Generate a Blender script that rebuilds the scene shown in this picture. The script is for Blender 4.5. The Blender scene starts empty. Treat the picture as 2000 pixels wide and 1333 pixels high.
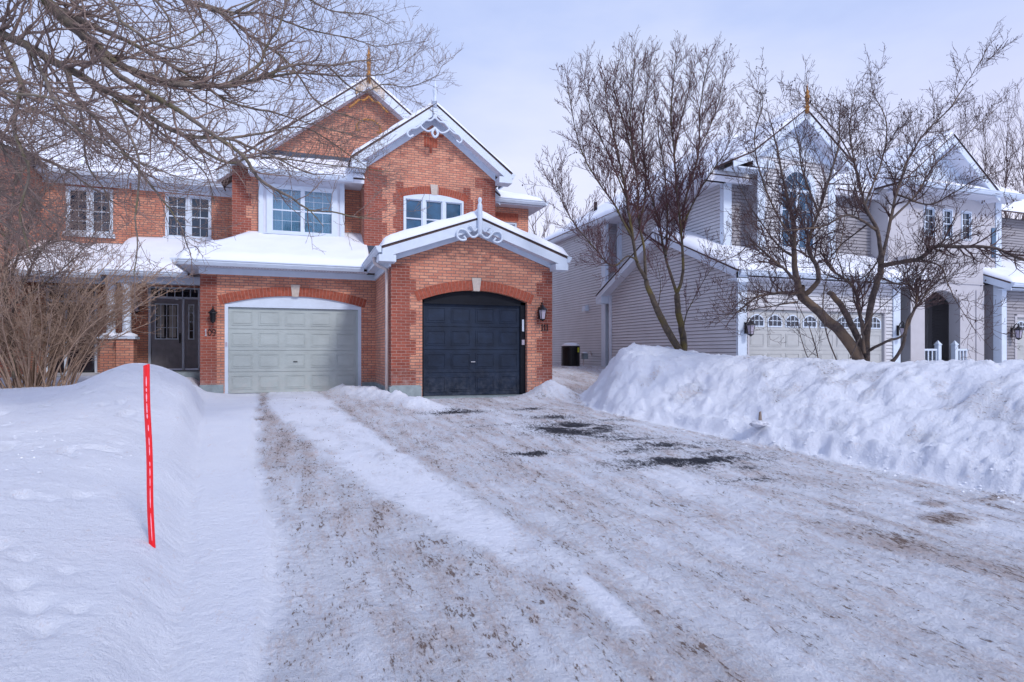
import bpy, bmesh, math, random
import numpy as np
from mathutils import Vector
from mathutils.geometry import tessellate_polygon
PI = math.pi
random.seed(7)
S = bpy.context.scene
COL = S.collection

# ------------------------------------------------------------------ camera
F = 1170.0; CAMZ = 1.03; HOR = 688.0
TH = math.atan(420 / 1170); CT, ST = math.cos(TH), math.sin(TH)
cam_d = bpy.data.cameras.new('camera'); cam = bpy.data.objects.new('camera', cam_d); COL.objects.link(cam)
cam.location = (0, 0, CAMZ); cam.rotation_euler = (PI / 2, 0, -TH)
cam_d.sensor_width = 36; cam_d.lens = 36 * F / 2000
cam_d.shift_y = (HOR - 666.5) / 2000
cam_d.clip_start = .05; cam_d.clip_end = 1500
S.camera = cam

def at_depth(u, v, z):
    """point of the place at distance z along the view axis, measured on the photograph"""
    s = (u - 1000) / F
    return Vector((z * (CT * s + ST), z * (CT - ST * s), CAMZ + (HOR - v) * z / F))

def on_plane(u, v, Y):
    s = (u - 1000) / F
    return at_depth(u, v, Y / (CT - ST * s))

# ------------------------------------------------------------------ noise
def _hash(ix, iy, seed):
    n = (ix.astype(np.int64) * 374761393 + iy.astype(np.int64) * 668265263 + seed * 1442695041) & 0xffffffff
    n = ((n ^ (n >> 13)) * 1274126177) & 0xffffffff
    n = n ^ (n >> 16)
    return (n & 0xffff) / 65535.0

def vnoise(x, y, seed=0):
    x = np.asarray(x, float); y = np.asarray(y, float)
    ix = np.floor(x); iy = np.floor(y); fx = x - ix; fy = y - iy
    fx = fx * fx * fx * (fx * (fx * 6 - 15) + 10); fy = fy * fy * fy * (fy * (fy * 6 - 15) + 10)
    a = _hash(ix, iy, seed); b = _hash(ix + 1, iy, seed); c = _hash(ix, iy + 1, seed); d = _hash(ix + 1, iy + 1, seed)
    return (a * (1 - fx) + b * fx) * (1 - fy) + (c * (1 - fx) + d * fx) * fy

def fbm(x, y, seed=0, o=4):
    t = 0; a = .5; n = 0
    for k in range(o):
        t = t + a * (vnoise(x * 2 ** k + k * 17.3, y * 2 ** k - k * 9.1, seed + k) - .5); n += a; a *= .55
    return t / n * 2          # roughly -1..1

def sstep(a, b, x):
    t = np.clip((x - a) / (b - a), 0, 1)
    return t * t * (3 - 2 * t)

# ------------------------------------------------------------------ tagging and hierarchy
def tag(o, label=None, cat=None, group=None, kind=None):
    if label: o['label'] = label
    if cat: o['category'] = cat
    if group: o['group'] = group
    if kind: o['kind'] = kind
    return o

def thing(name, label, cat, loc=(0, 0, 0), group=None):
    o = bpy.data.objects.new(name, None); COL.objects.link(o)
    o.location = loc; o.empty_display_size = .2
    return tag(o, label, cat, group)

def origin_of(p):
    t = Vector((0, 0, 0))
    while p is not None:
        t += p.location; p = p.parent
    return t

def link(name, me, mat, parent=None, origin=None):
    o = bpy.data.objects.new(name, me); COL.objects.link(o)
    if mat: me.materials.append(mat)
    if parent is not None:
        o.parent = parent
    elif origin is not None:
        o.location = origin
    return o

class MB:
    def __init__(s): s.v = []; s.f = []; s.sm = []
    def add(s, vs, fs, smooth=False):
        b = len(s.v); s.v.extend([tuple(p) for p in vs])
        s.f.extend([tuple(b + i for i in f) for f in fs]); s.sm.extend([smooth] * len(fs)); return s
    def box(s, x0, x1, y0, y1, z0, z1):
        if x0 > x1: x0, x1 = x1, x0
        if y0 > y1: y0, y1 = y1, y0
        if z0 > z1: z0, z1 = z1, z0
        return s.add([(x0,y0,z0),(x1,y0,z0),(x1,y1,z0),(x0,y1,z0),(x0,y0,z1),(x1,y0,z1),(x1,y1,z1),(x0,y1,z1)],
                     [(0,3,2,1),(4,5,6,7),(0,1,5,4),(1,2,6,5),(2,3,7,6),(3,0,4,7)])
    def prism(s, pts, off):
        """polygon pts extruded by the vector off; front faces away from off"""
        off = Vector(off); n = len(pts)
        P = [Vector(p) for p in pts]; nn = Vector((0, 0, 0))
        for i in range(n): nn += P[i].cross(P[(i + 1) % n])
        if nn.dot(off) > 0: P.reverse()
        Q = [p + off for p in P]
        return s.add(P + Q, [tuple(range(n)), tuple(range(2 * n - 1, n - 1, -1))] +
                     [((i + 1) % n, i, n + i, n + (i + 1) % n) for i in range(n)])
    def xz(s, pts, y0, y1): return s.prism([(x, y0, z) for x, z in pts], (0, y1 - y0, 0))
    def yz(s, pts, x0, x1): return s.prism([(x0, y, z) for y, z in pts], (x1 - x0, 0, 0))
    def bar(s, a, b, w, h):
        """box bar of width w (sideways) and height h between two points"""
        a = Vector(a); b = Vector(b); d = (b - a).normalized()
        up = Vector((0, 0, 1)) if abs(d.z) < .9 else Vector((0, 1, 0))
        r = d.cross(up).normalized() * (w / 2); t = r.cross(d).normalized() * (h / 2)
        vs = [a - r - t, a + r - t, a + r + t, a - r + t, b - r - t, b + r - t, b + r + t, b - r + t]
        return s.add(vs, [(0,1,2,3),(7,6,5,4),(0,4,5,1),(1,5,6,2),(2,6,7,3),(3,7,4,0)])
    def tube(s, pts, rad, n=8, smooth=True, caps=True, flat=1.0):
        P = [Vector(p) for p in pts]; m = len(P)
        if not hasattr(rad, '__len__'): rad = [rad] * m
        vs = []; prev = None
        for i, p in enumerate(P):
            d = (P[min(i + 1, m - 1)] - P[max(i - 1, 0)]).normalized()
            ref = prev if prev is not None else (Vector((0, 0, 1)) if abs(d.z) < .9 else Vector((0, 1, 0)))
            x = (ref - d * ref.dot(d)).normalized(); prev = x; y = d.cross(x)
            for k in range(n):
                a = 2 * PI * k / n
                vs.append(p + x * (rad[i] * math.cos(a)) + y * (rad[i] * math.sin(a) * flat))
        fs = [(i * n + k, i * n + (k + 1) % n, (i + 1) * n + (k + 1) % n, (i + 1) * n + k) for i in range(m - 1) for k in range(n)]
        if caps: fs += [tuple(range(n - 1, -1, -1)), tuple(range((m - 1) * n, m * n))]
        return s.add(vs, fs, smooth)
    def lathe(s, c, prof, n=16, smooth=True):
        c = Vector(c); vs = []; m = len(prof)
        for r, z in prof:
            for k in range(n): vs.append(c + Vector((r * math.cos(2 * PI * k / n), r * math.sin(2 * PI * k / n), z)))
        fs = [(i * n + k, i * n + (k + 1) % n, (i + 1) * n + (k + 1) % n, (i + 1) * n + k) for i in range(m - 1) for k in range(n)]
        fs += [tuple(range(n - 1, -1, -1)), tuple(range((m - 1) * n, m * n))]
        return s.add(vs, fs, smooth)
    def wall(s, outer, holes, mp, depth):
        """wall face with holes; outer/holes are (a,z) lists, mp(a,z,d) maps to 3-D with d metres behind the face"""
        loops = [[Vector((a, z, 0)) for a, z in outer]] + [[Vector((a, z, 0)) for a, z in h] for h in holes]
        tris = tessellate_polygon(loops); flat = [p for l in loops for p in l]
        V = [Vector(mp(p.x, p.y, 0)) for p in flat]
        back = Vector(mp(0, 0, 1)) - Vector(mp(0, 0, 0)); fs = []
        for t in tris:
            n = (V[t[1]] - V[t[0]]).cross(V[t[2]] - V[t[0]])
            fs.append(t if n.dot(back) < 0 else (t[0], t[2], t[1]))
        s.add(V, fs)
        for li, l in enumerate(loops):
            m = len(l)
            am, aM, zm = min(p.x for p in l), max(p.x for p in l), min(p.y for p in l)
            for i in range(m):
                p, q = l[i], l[(i + 1) % m]
                if li == 0 and ((p.x == q.x and p.x in (am, aM)) or (p.y == q.y and abs(p.y - zm) < 1e-6) or (m < 12 and p.y + q.y > 2 * zm + 3)): continue
                s.add([mp(p.x, p.y, 0), mp(q.x, q.y, 0), mp(q.x, q.y, depth), mp(p.x, p.y, depth)], [(0, 1, 2, 3)])
        return s
    def build(s, name, mat, parent=None, origin=None, label=None):
        o0 = origin_of(parent) if parent is not None else Vector(origin or (0, 0, 0))
        me = bpy.data.meshes.new(name)
        me.from_pydata([(p[0] - o0.x, p[1] - o0.y, p[2] - o0.z) for p in s.v], [], s.f)
        me.polygons.foreach_set('use_smooth', s.sm)
        me.update()
        uv = me.uv_layers.new(name='UVMap')
        co = np.array(s.v, float).reshape(-1, 3); n = len(me.polygons)
        nor = np.zeros(n * 3); me.polygons.foreach_get('normal', nor); nor = np.abs(nor.reshape(-1, 3))
        tot = np.zeros(n, int); me.polygons.foreach_get('loop_total', tot)
        vi = np.zeros(len(me.loops), int); me.loops.foreach_get('vertex_index', vi)
        ln = np.repeat(nor, tot, axis=0); c = co[vi]
        U = np.where((ln[:, 2] > .75), c[:, 0], np.where(ln[:, 0] > ln[:, 1], c[:, 1], c[:, 0]))
        Vv = np.where(ln[:, 2] > .75, c[:, 1], c[:, 2])
        uv.data.foreach_set('uv', np.stack([U, Vv], 1).ravel())
        o = link(name, me, mat, parent, origin)
        if label: o['label'] = label
        return o

# ------------------------------------------------------------------ materials
MATS = {}
def nodes(name):
    m = bpy.data.materials.new(name); m.use_nodes = True
    return m, m.node_tree.nodes, m.node_tree.links, m.node_tree.nodes['Principled BSDF']

def ramp(N, stops):
    r = N.new('ShaderNodeValToRGB'); e = r.color_ramp.elements
    while len(e) < len(stops): e.new(.5)
    for k, (p, c) in enumerate(stops):
        e[k].position = p; e[k].color = (*c, 1) if len(c) == 3 else c
    return r

def mix(N, L, fac, a, b, mode='MIX'):
    m = N.new('ShaderNodeMix'); m.data_type = 'RGBA'; m.blend_type = mode
    for sock, val in ((m.inputs[0], fac), (m.inputs[6], a), (m.inputs[7], b)):
        if hasattr(val, 'is_output') or isinstance(val, bpy.types.NodeSocket): L.new(val, sock)
        elif isinstance(val, (int, float)): sock.default_value = val
        else: sock.default_value = (*val, 1)
    return m.outputs[2]

def noise(N, L, vec, scale, detail=4, rough=.55):
    n = N.new('ShaderNodeTexNoise'); n.inputs['Scale'].default_value = scale
    n.inputs['Detail'].default_value = detail; n.inputs['Roughness'].default_value = rough
    if vec is not None: L.new(vec, n.inputs['Vector'])
    return n.outputs['Fac']

def bump(N, L, h, strength, dist, bs):
    b = N.new('ShaderNodeBump'); b.inputs['Strength'].default_value = strength; b.inputs['Distance'].default_value = dist
    L.new(h, b.inputs['Height']); L.new(b.outputs[0], bs.inputs['Normal']); return b

def splash(N, L, g, c, col, amt, top=.75):
    sp = N.new('ShaderNodeSeparateXYZ'); L.new(g.outputs['Position'], sp.inputs[0])
    mr = N.new('ShaderNodeMapRange'); mr.inputs[1].default_value = top; mr.inputs[2].default_value = .05; L.new(sp.outputs['Z'], mr.inputs[0])
    rp = ramp(N, [(.42, (0, 0, 0)), (.68, (1, 1, 1))]); L.new(noise(N, L, g.outputs['Position'], 9, 6, .7), rp.inputs[0])
    a = N.new('ShaderNodeMath'); a.operation = 'MULTIPLY'; L.new(mr.outputs[0], a.inputs[0]); L.new(rp.outputs[0], a.inputs[1])
    b = N.new('ShaderNodeMath'); b.operation = 'MULTIPLY'; L.new(a.outputs[0], b.inputs[0]); b.inputs[1].default_value = amt
    return mix(N, L, b.outputs[0], c, col)

def paint(name, col, rough=.5, var=.08, metal=0, scale=6, bmp=.0, spec=.5, salt=None):
    m, N, L, bs = nodes(name)
    g = N.new('ShaderNodeNewGeometry')
    f = noise(N, L, g.outputs['Position'], scale, 5)
    r = ramp(N, [(.3, tuple(c * (1 - var) for c in col)), (.7, tuple(min(1, c * (1 + var)) for c in col))])
    L.new(f, r.inputs[0]); cc = r.outputs[0]
    if salt: cc = splash(N, L, g, cc, salt, .6)
    L.new(cc, bs.inputs['Base Color'])
    bs.inputs['Roughness'].default_value = rough; bs.inputs['Metallic'].default_value = metal
    bs.inputs['Specular IOR Level'].default_value = spec
    if bmp: bump(N, L, noise(N, L, g.outputs['Position'], scale * 8, 3), .5, bmp, bs)
    return m

def brick(name, c1, c2, mortar, row=.0667, width=.205, c3=None, msize=.0075):
    m, N, L, bs = nodes(name)
    u = N.new('ShaderNodeUVMap'); u.uv_map = 'UVMap'
    b = N.new('ShaderNodeTexBrick'); L.new(u.outputs[0], b.inputs['Vector'])
    b.inputs['Scale'].default_value = 1; b.inputs['Brick Width'].default_value = width; b.inputs['Row Height'].default_value = row
    b.inputs['Mortar Size'].default_value = msize; b.inputs['Mortar Smooth'].default_value = .15; b.inputs['Bias'].default_value = -.1
    b.inputs['Color1'].default_value = (*c1, 1); b.inputs['Color2'].default_value = (*c2, 1); b.inputs['Mortar'].default_value = (*mortar, 1)
    g = N.new('ShaderNodeNewGeometry')
    f1 = noise(N, L, g.outputs['Position'], 1.3, 3); f2 = noise(N, L, g.outputs['Position'], 34, 4, .7)
    r1 = ramp(N, [(.3, (.78, .78, .80)), (.7, (1.15, 1.12, 1.1))]); L.new(f1, r1.inputs[0])
    r2 = ramp(N, [(.25, (.72, .70, .70)), (.5, (1, 1, 1)), (.75, (1.25, 1.22, 1.18))]); L.new(f2, r2.inputs[0])
    c = mix(N, L, 1.0, b.outputs['Color'], r1.outputs[0], 'MULTIPLY')
    c = mix(N, L, 1.0, c, r2.outputs[0], 'MULTIPLY')
    # a few odd dark bricks
    if c3:
        b2 = N.new('ShaderNodeTexBrick'); L.new(u.outputs[0], b2.inputs['Vector'])
        b2.inputs['Scale'].default_value = 1; b2.inputs['Brick Width'].default_value = width; b2.inputs['Row Height'].default_value = row
        b2.inputs['Mortar Size'].default_value = msize; b2.inputs['Bias'].default_value = -.83
        b2.inputs['Color1'].default_value = (0, 0, 0, 1); b2.inputs['Color2'].default_value = (1, 1, 1, 1); b2.inputs['Mortar'].default_value = (0, 0, 0, 1)
        rr = ramp(N, [(.35, (0, 0, 0)), (.6, (.8, .8, .8))]); L.new(b2.outputs['Color'], rr.inputs[0])
        c = mix(N, L, rr.outputs[0], c, c3)
    c = splash(N, L, g, c, (.52, .46, .45), .55)
    L.new(c, bs.inputs['Base Color']); bs.inputs['Roughness'].default_value = .88
    inv = N.new('ShaderNodeMath'); inv.operation = 'MULTIPLY_ADD'; L.new(b.outputs['Fac'], inv.inputs[0])
    inv.inputs[1].default_value = -1; L.new(f2, inv.inputs[2])
    bump(N, L, inv.outputs[0], .8, .008, bs)
    return m

def snow_mat(name, tint=(.81, .845, .925), grain=1.0):
    m, N, L, bs = nodes(name)
    g = N.new('ShaderNodeNewGeometry')
    f = noise(N, L, g.outputs['Position'], 1.7, 6, .6)
    r = ramp(N, [(.3, tuple(c * .955 for c in tint)), (.7, tint)]); L.new(f, r.inputs[0])
    L.new(r.outputs[0], bs.inputs['Base Color']); bs.inputs['Roughness'].default_value = .7
    bs.inputs['Specular IOR Level'].default_value = .25
    h = N.new('ShaderNodeMath'); h.operation = 'ADD'
    L.new(noise(N, L, g.outputs['Position'], 14, 8, .68), h.inputs[0]); L.new(noise(N, L, g.outputs['Position'], 90, 4, .7), h.inputs[1])
    bump(N, L, h.outputs[0], .55 * grain, .02, bs)
    return m

M = {}
M['brick'] = brick('light_brick', (.64, .30, .195), (.50, .185, .12), (.20, .15, .14), c3=(.17, .13, .12))
M['red_brick'] = brick('red_brick', (.30, .080, .052), (.22, .055, .037), (.38, .25, .21), msize=.0055)
M['voussoir'] = paint('arch_brick', (.31, .075, .044), .9, .3, scale=16, bmp=.004)
M['mortar'] = paint('mortar', (.40, .29, .25), .95, .1)
M['stone'] = paint('keystone', (.50, .44, .39), .9, .12, scale=20, bmp=.004)
M['concrete'] = paint('concrete', (.25, .30, .32), .9, .2, scale=7, bmp=.006)
M['white'] = paint('white_trim', (.57, .65, .76), .45, .05, scale=5)
M['soffit'] = paint('soffit', (.62, .64, .72), .5, .05)
M['shingle'] = paint('shingle', (.085, .055, .055), .9, .35, scale=30, bmp=.01)
M['flash'] = paint('flashing', (.03, .045, .08), .4, .2)
M['door_grey'] = paint('sage_garage_door', (.37, .42, .415), .5, .08, scale=2.5, salt=(.46, .45, .44))
M['door_dark'] = paint('navy_garage_door', (.012, .022, .045), .55, .35, scale=3, bmp=.001, spec=.25, salt=(.09, .10, .13))
M['door_black'] = paint('black_frame', (.004, .006, .012), .5, .2, spec=.2)
M['entry'] = paint('entry_door', (.21, .20, .225), .5, .15)
M['black'] = paint('black_metal', (.010, .010, .014), .35, .2, metal=.3)
M['lampglass'] = paint('lantern_glass', (.42, .38, .46), .3, .1)
M['silver'] = paint('bare_metal', (.5, .5, .52), .3, .1, metal=.9)
M['pipe'] = paint('downspout', (.55, .47, .45), .5, .06)
M['splinter'] = paint('grey_wood', (.22, .17, .14), .8, .3)
M['wood'] = paint('weathered_finial', (.36, .16, .035), .7, .5, scale=14, bmp=.003)
M['siding'] = paint('grey_siding', (.545, .55, .585), .55, .06, scale=1.5)
M['siding_dark_shaded'] = paint('dark_shaded_siding', (.27, .26, .285), .55, .08, scale=1.5)  # dark siding; on the grey house it also paints in shade
M['stucco'] = paint('beige_panel', (.455, .445, .475), .75, .05, scale=3, bmp=.002)
M['door_cream'] = paint('cream_garage_door', (.42, .43, .43), .5, .05)
M['yellow'] = paint('yellow_label', (.60, .62, .03), .5, .1)
M['red'] = paint('red_plastic', (.78, .004, .010), .3, .06, scale=12)
M['redgloss'] = paint('pale_reflective_mark', (.95, .42, .52), .3, .15, scale=40)
M['grip'] = paint('red_grip', (.45, .03, .02), .5, .2)
M['snow'] = snow_mat('snow')
M['roof_snow'] = snow_mat('roof_snow', (.79, .825, .91), .3)
M['stonegrit'] = paint('dirt_clod', (.13, .085, .07), .95, .4, scale=20)

def glass_mat(name, col, rough=.06):
    m, N, L, bs = nodes(name)
    g = N.new('ShaderNodeNewGeometry')
    r = ramp(N, [(.3, tuple(c * .6 for c in col)), (.7, tuple(c * 1.4 for c in col))])
    L.new(noise(N, L, g.outputs['Position'], 2.2, 4), r.inputs[0]); L.new(r.outputs[0], bs.inputs['Base Color'])
    bs.inputs['Roughness'].default_value = rough; bs.inputs['IOR'].default_value = 1.6
    bump(N, L, noise(N, L, g.outputs['Position'], 1.6, 2), .25, .02, bs)
    return m
M['glass'] = glass_mat('dark_window_glass', (.015, .03, .055))
M['glass_blue'] = glass_mat('blue_window_glass', (.02, .085, .17))
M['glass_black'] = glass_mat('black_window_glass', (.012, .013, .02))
M['glass_curt'] = None
def clear_glass():
    m, N, L, bs = nodes('clear_glass')
    t = N.new('ShaderNodeBsdfTransparent'); t.inputs[0].default_value = (.60, .76, .84, 1)
    gl = N.new('ShaderNodeBsdfGlossy'); gl.inputs['Roughness'].default_value = .05; gl.inputs['Color'].default_value = (.7, .85, 1, 1)
    mx = N.new('ShaderNodeMixShader'); mx.inputs[0].default_value = .16
    L.new(t.outputs[0], mx.inputs[1]); L.new(gl.outputs[0], mx.inputs[2]); L.new(mx.outputs[0], N['Material Output'].inputs[0])
    return m
M['glass_curt'] = clear_glass()
M['curtain'] = paint('sheer_curtain', (.42, .56, .60), .9, .1)

def bark(name, c1, c2, moss=None, scale=14):
    m, N, L, bs = nodes(name)
    g = N.new('ShaderNodeNewGeometry')
    r = ramp(N, [(.3, c1), (.7, c2)]); L.new(noise(N, L, g.outputs['Position'], scale, 6, .7), r.inputs[0])
    c = r.outputs[0]
    if moss:
        r2 = ramp(N, [(.5, (0, 0, 0)), (.62, (.75, .75, .75))]); L.new(noise(N, L, g.outputs['Position'], 3.2, 4), r2.inputs[0])
        c = mix(N, L, r2.outputs[0], c, moss)
    L.new(c, bs.inputs['Base Color']); bs.inputs['Roughness'].default_value = .9
    bump(N, L, noise(N, L, g.outputs['Position'], scale * 3, 5, .7), .9, .012, bs)
    return m
M['lichen'] = bark('yellow_fascia', (.50, .27, .05), (.60, .64, .70), scale=7)
M['bark_mid'] = bark('mossy_bark', (.035, .027, .022), (.12, .092, .07), (.11, .085, .02))
M['twig_mid'] = bark('purple_twigs', (.055, .022, .028), (.145, .068, .07))
M['bark_left'] = bark('lichened_bark', (.065, .052, .046), (.25, .205, .17), (.13, .115, .055))
M['twig_left'] = bark('brown_twigs', (.13, .09, .08), (.34, .25, .215))
M['twig_bush'] = bark('tan_twigs', (.24, .155, .115), (.52, .37, .27))
M['bark_right'] = bark('dark_bark', (.035, .026, .024), (.15, .115, .10), (.17, .115, .075))
M['twig_right'] = bark('dark_twigs', (.05, .028, .030), (.13, .08, .076))
M['twig_far'] = bark('far_twigs', (.07, .05, .05), (.16, .11, .10))

# ------------------------------------------------------------------ terrain
SLOPE = .042
def base_z(X, Y):
    z = np.where(Y < 12.5, (Y - 12.5) * SLOPE, 0.0)
    z = np.maximum(z, -.46)
    back = sstep(13.0, 21.0, Y) * .50 * sstep(5.4, 6.2, X)
    backl = sstep(14, 19, Y) * .45 * (1 - sstep(-2.6, -2.1, X))
    return z + back + backl

def left_edge(Y): return -.10 - .118 * Y
def worley(x, y, seed=0):
    ix = np.floor(x); iy = np.floor(y); best = np.full(np.shape(x), 9.0); hh = np.zeros(np.shape(x))
    for a in (-1, 0, 1):
        for b in (-1, 0, 1):
            cx = ix + a; cy = iy + b; px = cx + _hash(cx, cy, seed); py = cy + _hash(cx, cy, seed + 7)
            d = (x - px) ** 2 + (y - py) ** 2; m = d < best
            hh = np.where(m, _hash(cx, cy, seed + 13), hh); best = np.where(m, d, best)
    return np.sqrt(best), hh
def right_edge(Y): return np.interp(Y, [0, 3.75, 5.2, 6.86, 8.45, 9.5, 10.3, 11.3, 12.4, 13.2, 14, 30], [6.7, 6.42, 6.20, 5.88, 5.62, 5.42, 5.38, 5.62, 6.1, 6.7, 8.5, 30])

def terrain(X, Y):
    b = base_z(X, Y)
    # left lawn under deep snow, with the shovelled heap beside the driveway
    e = left_edge(Y) + .05 * fbm(Y * 1.3, Y * 0 + 3, 5)
    d = e - X                                   # metres into the lawn
    inlawn = (Y < 17.6)
    H = np.interp(Y, [0, 3, 6, 9, 11, 14, 16.5, 17.6], [.36, .40, .45, .48, .42, .34, .25, .0])
    rise = .55 * sstep(0, .34, d) + .45 * sstep(.1, 1.3, d)
    far = 1 - .25 * sstep(2.0, 6.0, d)
    lawn = H * rise * far
    hx, hy = X + 2.30, Y - 11.3
    heap = .50 * np.exp(-(np.abs(hx + .12 * hy) / .88) ** 2.4 - (np.abs(hy) / 2.3) ** 2.6) * sstep(0, .30, d)
    heap2 = .05 * np.exp(-((X + 3.9) / 1.3) ** 2 - ((Y - 12.0) / 2.2) ** 2)
    lawn = lawn + heap + heap2
    lawn = lawn + sstep(.15, .9, d) * (.035 * fbm(X * .9, Y * .9, 11) + .022 * fbm(X * 4, Y * 3, 12) * sstep(-.2, .5, fbm(X * .7, Y * .7, 13)) + .007 * np.abs(fbm(X * 14, Y * 11, 14)) * sstep(-.1, .4, fbm(X * .8, Y * .8, 15)))
    # small footprints and pocks in the near lawn
    pock = vnoise(X * 6.3, Y * 5.4, 21) * (.35 + .65 * vnoise(X * 2.1, Y * 2.3, 22))
    lawn = lawn - .06 * sstep(.52, .66, pock) * sstep(.5, 1.0, d) * sstep(.1, .3, fbm(X * .55, Y * .5, 23) + .20)
    for qx, qy, qr, qd in ((-1.10, 3.23, .055, .06), (-1.00, 3.02, .05, .05), (-1.22, 3.42, .04, .045), (-.93, 3.22, .035, .04), (-1.5, 3.9, .05, .045), (-1.32, 3.75, .04, .035), (-1.75, 4.4, .06, .04), (-1.1, 3.62, .03, .03)):
        lawn = lawn - qd * np.exp(-((X - qx) / qr) ** 2 - ((Y - qy) / (qr * 1.3)) ** 2)
    lawn = lawn + (.05 * np.abs(fbm(X * 5, Y * 5, 16)) + .025 * np.abs(fbm(X * 13, Y * 11, 17))) * np.exp(-((X + 2.7) / .7) ** 2 - ((Y - 6.3) / .6) ** 2)
    lawn = lawn + .03 * np.abs(fbm(X * 6, Y * 5, 18)) * np.exp(-((X + 2.1) / .8) ** 2 - ((Y - 9.6) / 1.4) ** 2)
    lawn = np.where((d > 0) & inlawn, lawn, 0)
    # right bank thrown up by the plough
    r = X - (right_edge(Y) + .12 * fbm(X * 1.3, Y * 1.1, 31) + .10 * fbm(X * 4.2, Y * 3.8, 32, 5))
    crest = np.interp(Y, [0, 2.5, 4, 6, 8, 9.2, 10.2, 11.5, 13], [1.34, 1.30, 1.22, 1.14, 1.08, 1.03, 1.02, 1.0, .5])
    wd = np.interp(Y, [5, 9, 10.5], [2.5, 1.8, .95])
    ridge = crest * (.16 * sstep(0, .25, r) + .84 * sstep(.0, 1, (r + .16 * fbm(X * 1.7, Y * 1.7, 33)) / wd) ** .9) * (1 - .45 * sstep(2.6, 5.2, r))
    cx, cy = X - 6.95, Y - 11.0
    ridge = ridge + .20 * np.exp(-(cx / .75) ** 2 - (cy / .8) ** 2)
    lum = .09 * fbm(X * .95, Y * .95, 41) + .035 * fbm(X * 2.7, Y * 2.7, 42) + .028 * np.abs(fbm(X * 6.3 + Y, Y * 6.1 - X, 43)) + .012 * fbm(X * 15, Y * 15, 44)
    near = (X > 4) & (Y < 15) & (X < 14) & (Y > 0)
    c1 = np.zeros_like(X); w1, h1 = worley(X[near] * 3.6 + .3 * Y[near], Y[near] * 3.9, 46); w2, h2 = worley(X[near] * 8.5, Y[near] * 9, 47)
    c1[near] = .055 * h1 ** 2 * sstep(.62, .18, w1) * sstep(-.25, .25, fbm(X[near] * .8, Y[near] * .8, 48)) + .034 * h2 ** 2 * sstep(.55, .15, w2)
    rgh = np.zeros_like(X); w3, h3 = worley(X[near] * 17 + Y[near] * 2, Y[near] * 18, 50); rgh[near] = .016 * h3 * sstep(.5, .1, w3)
    lum = lum + c1 + rgh + .05 * (np.abs(fbm(X * 1.9 + 3, Y * 1.9, 49)) - .25)
    lum = lum * sstep(-.05, .35, r)
    ridge = ridge + lum - .05 * np.exp(-((r - .42) / .12) ** 2) * sstep(-.1, .3, fbm(X * 0 + 2, Y * .8, 45)) * sstep(9, 8, Y)
    right = np.where(r > 0, ridge, 0)
    rmask = 1 - sstep(12.2, 13.6, Y)
    right = right * rmask
    # little drifts at the garage corners
    dr = .36 * np.exp(-((X - 5.52) / .50) ** 2 - ((Y - 12.75) / .36) ** 2) * (1 + .35 * fbm(X * 4, Y * 4, 51))
    line = np.interp(Y, [10.6, 11.5, 13.2, 15.9], [2.75, 2.2, 1.75, 1.1])
    dl = .17 * np.exp(-(np.abs(X - line) / .33) ** 2.2) * sstep(10.4, 11.6, Y) * (1 + .5 * fbm(X * 3.5, Y * 3.5, 52)) * (1 - sstep(16.0, 16.2, Y))
    dl = dl + .12 * np.exp(-((X - 1.75) / .35) ** 2 - ((Y - 14.5) / .9) ** 2)
    dc = .13 * np.exp(-((X + 2.0) / .40) ** 2 - ((Y - 15.0) / 1.0) ** 2)
    # packed driveway: soft ruts running towards the street, trampled crust
    inside = (1 - sstep(-.02, .10, d)) * (1 - sstep(0, .1, r)) * (1 - sstep(12.6, 13.4, Y) * (X > 2.4))
    along = X + .30 * (Y - 8) * .12
    rough = .014 * fbm(X * 2.6, Y * 1.5, 61) + .020 * fbm(X * 8 + Y * 1.2, Y * 3.4, 62) + .020 * np.abs(fbm(X * 20, Y * 12, 63)) + .007 * fbm(X * 40, Y * 30, 64)
    track = sstep(.15, .35, dirt_zone(X, Y))
    rough = rough * (.22 + .78 * track)
    strip = .022 * strip_zone(X, Y)
    cut = .045 * sstep(0, .04, (trackline(Y) - X)) * (1 - sstep(11, 13, Y))
    g = b + np.maximum(lawn, 0) + np.maximum(right, 0) + dr + dl + dc + (rough + strip + cut) * inside
    # gap between the two houses: a trodden path
    gap = sstep(13.2, 14.0, Y) * sstep(5.7, 6.1, X) * (1 - sstep(24, 26, Y))
    g = g + gap * (.05 * fbm(X * 1.4, Y * 1.0, 71) + .02 * fbm(X * 5, Y * 5, 72) + .20 * np.exp(-((X - 6.6) / .7) ** 2) * sstep(14.5, 17, Y))
    return g

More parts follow.
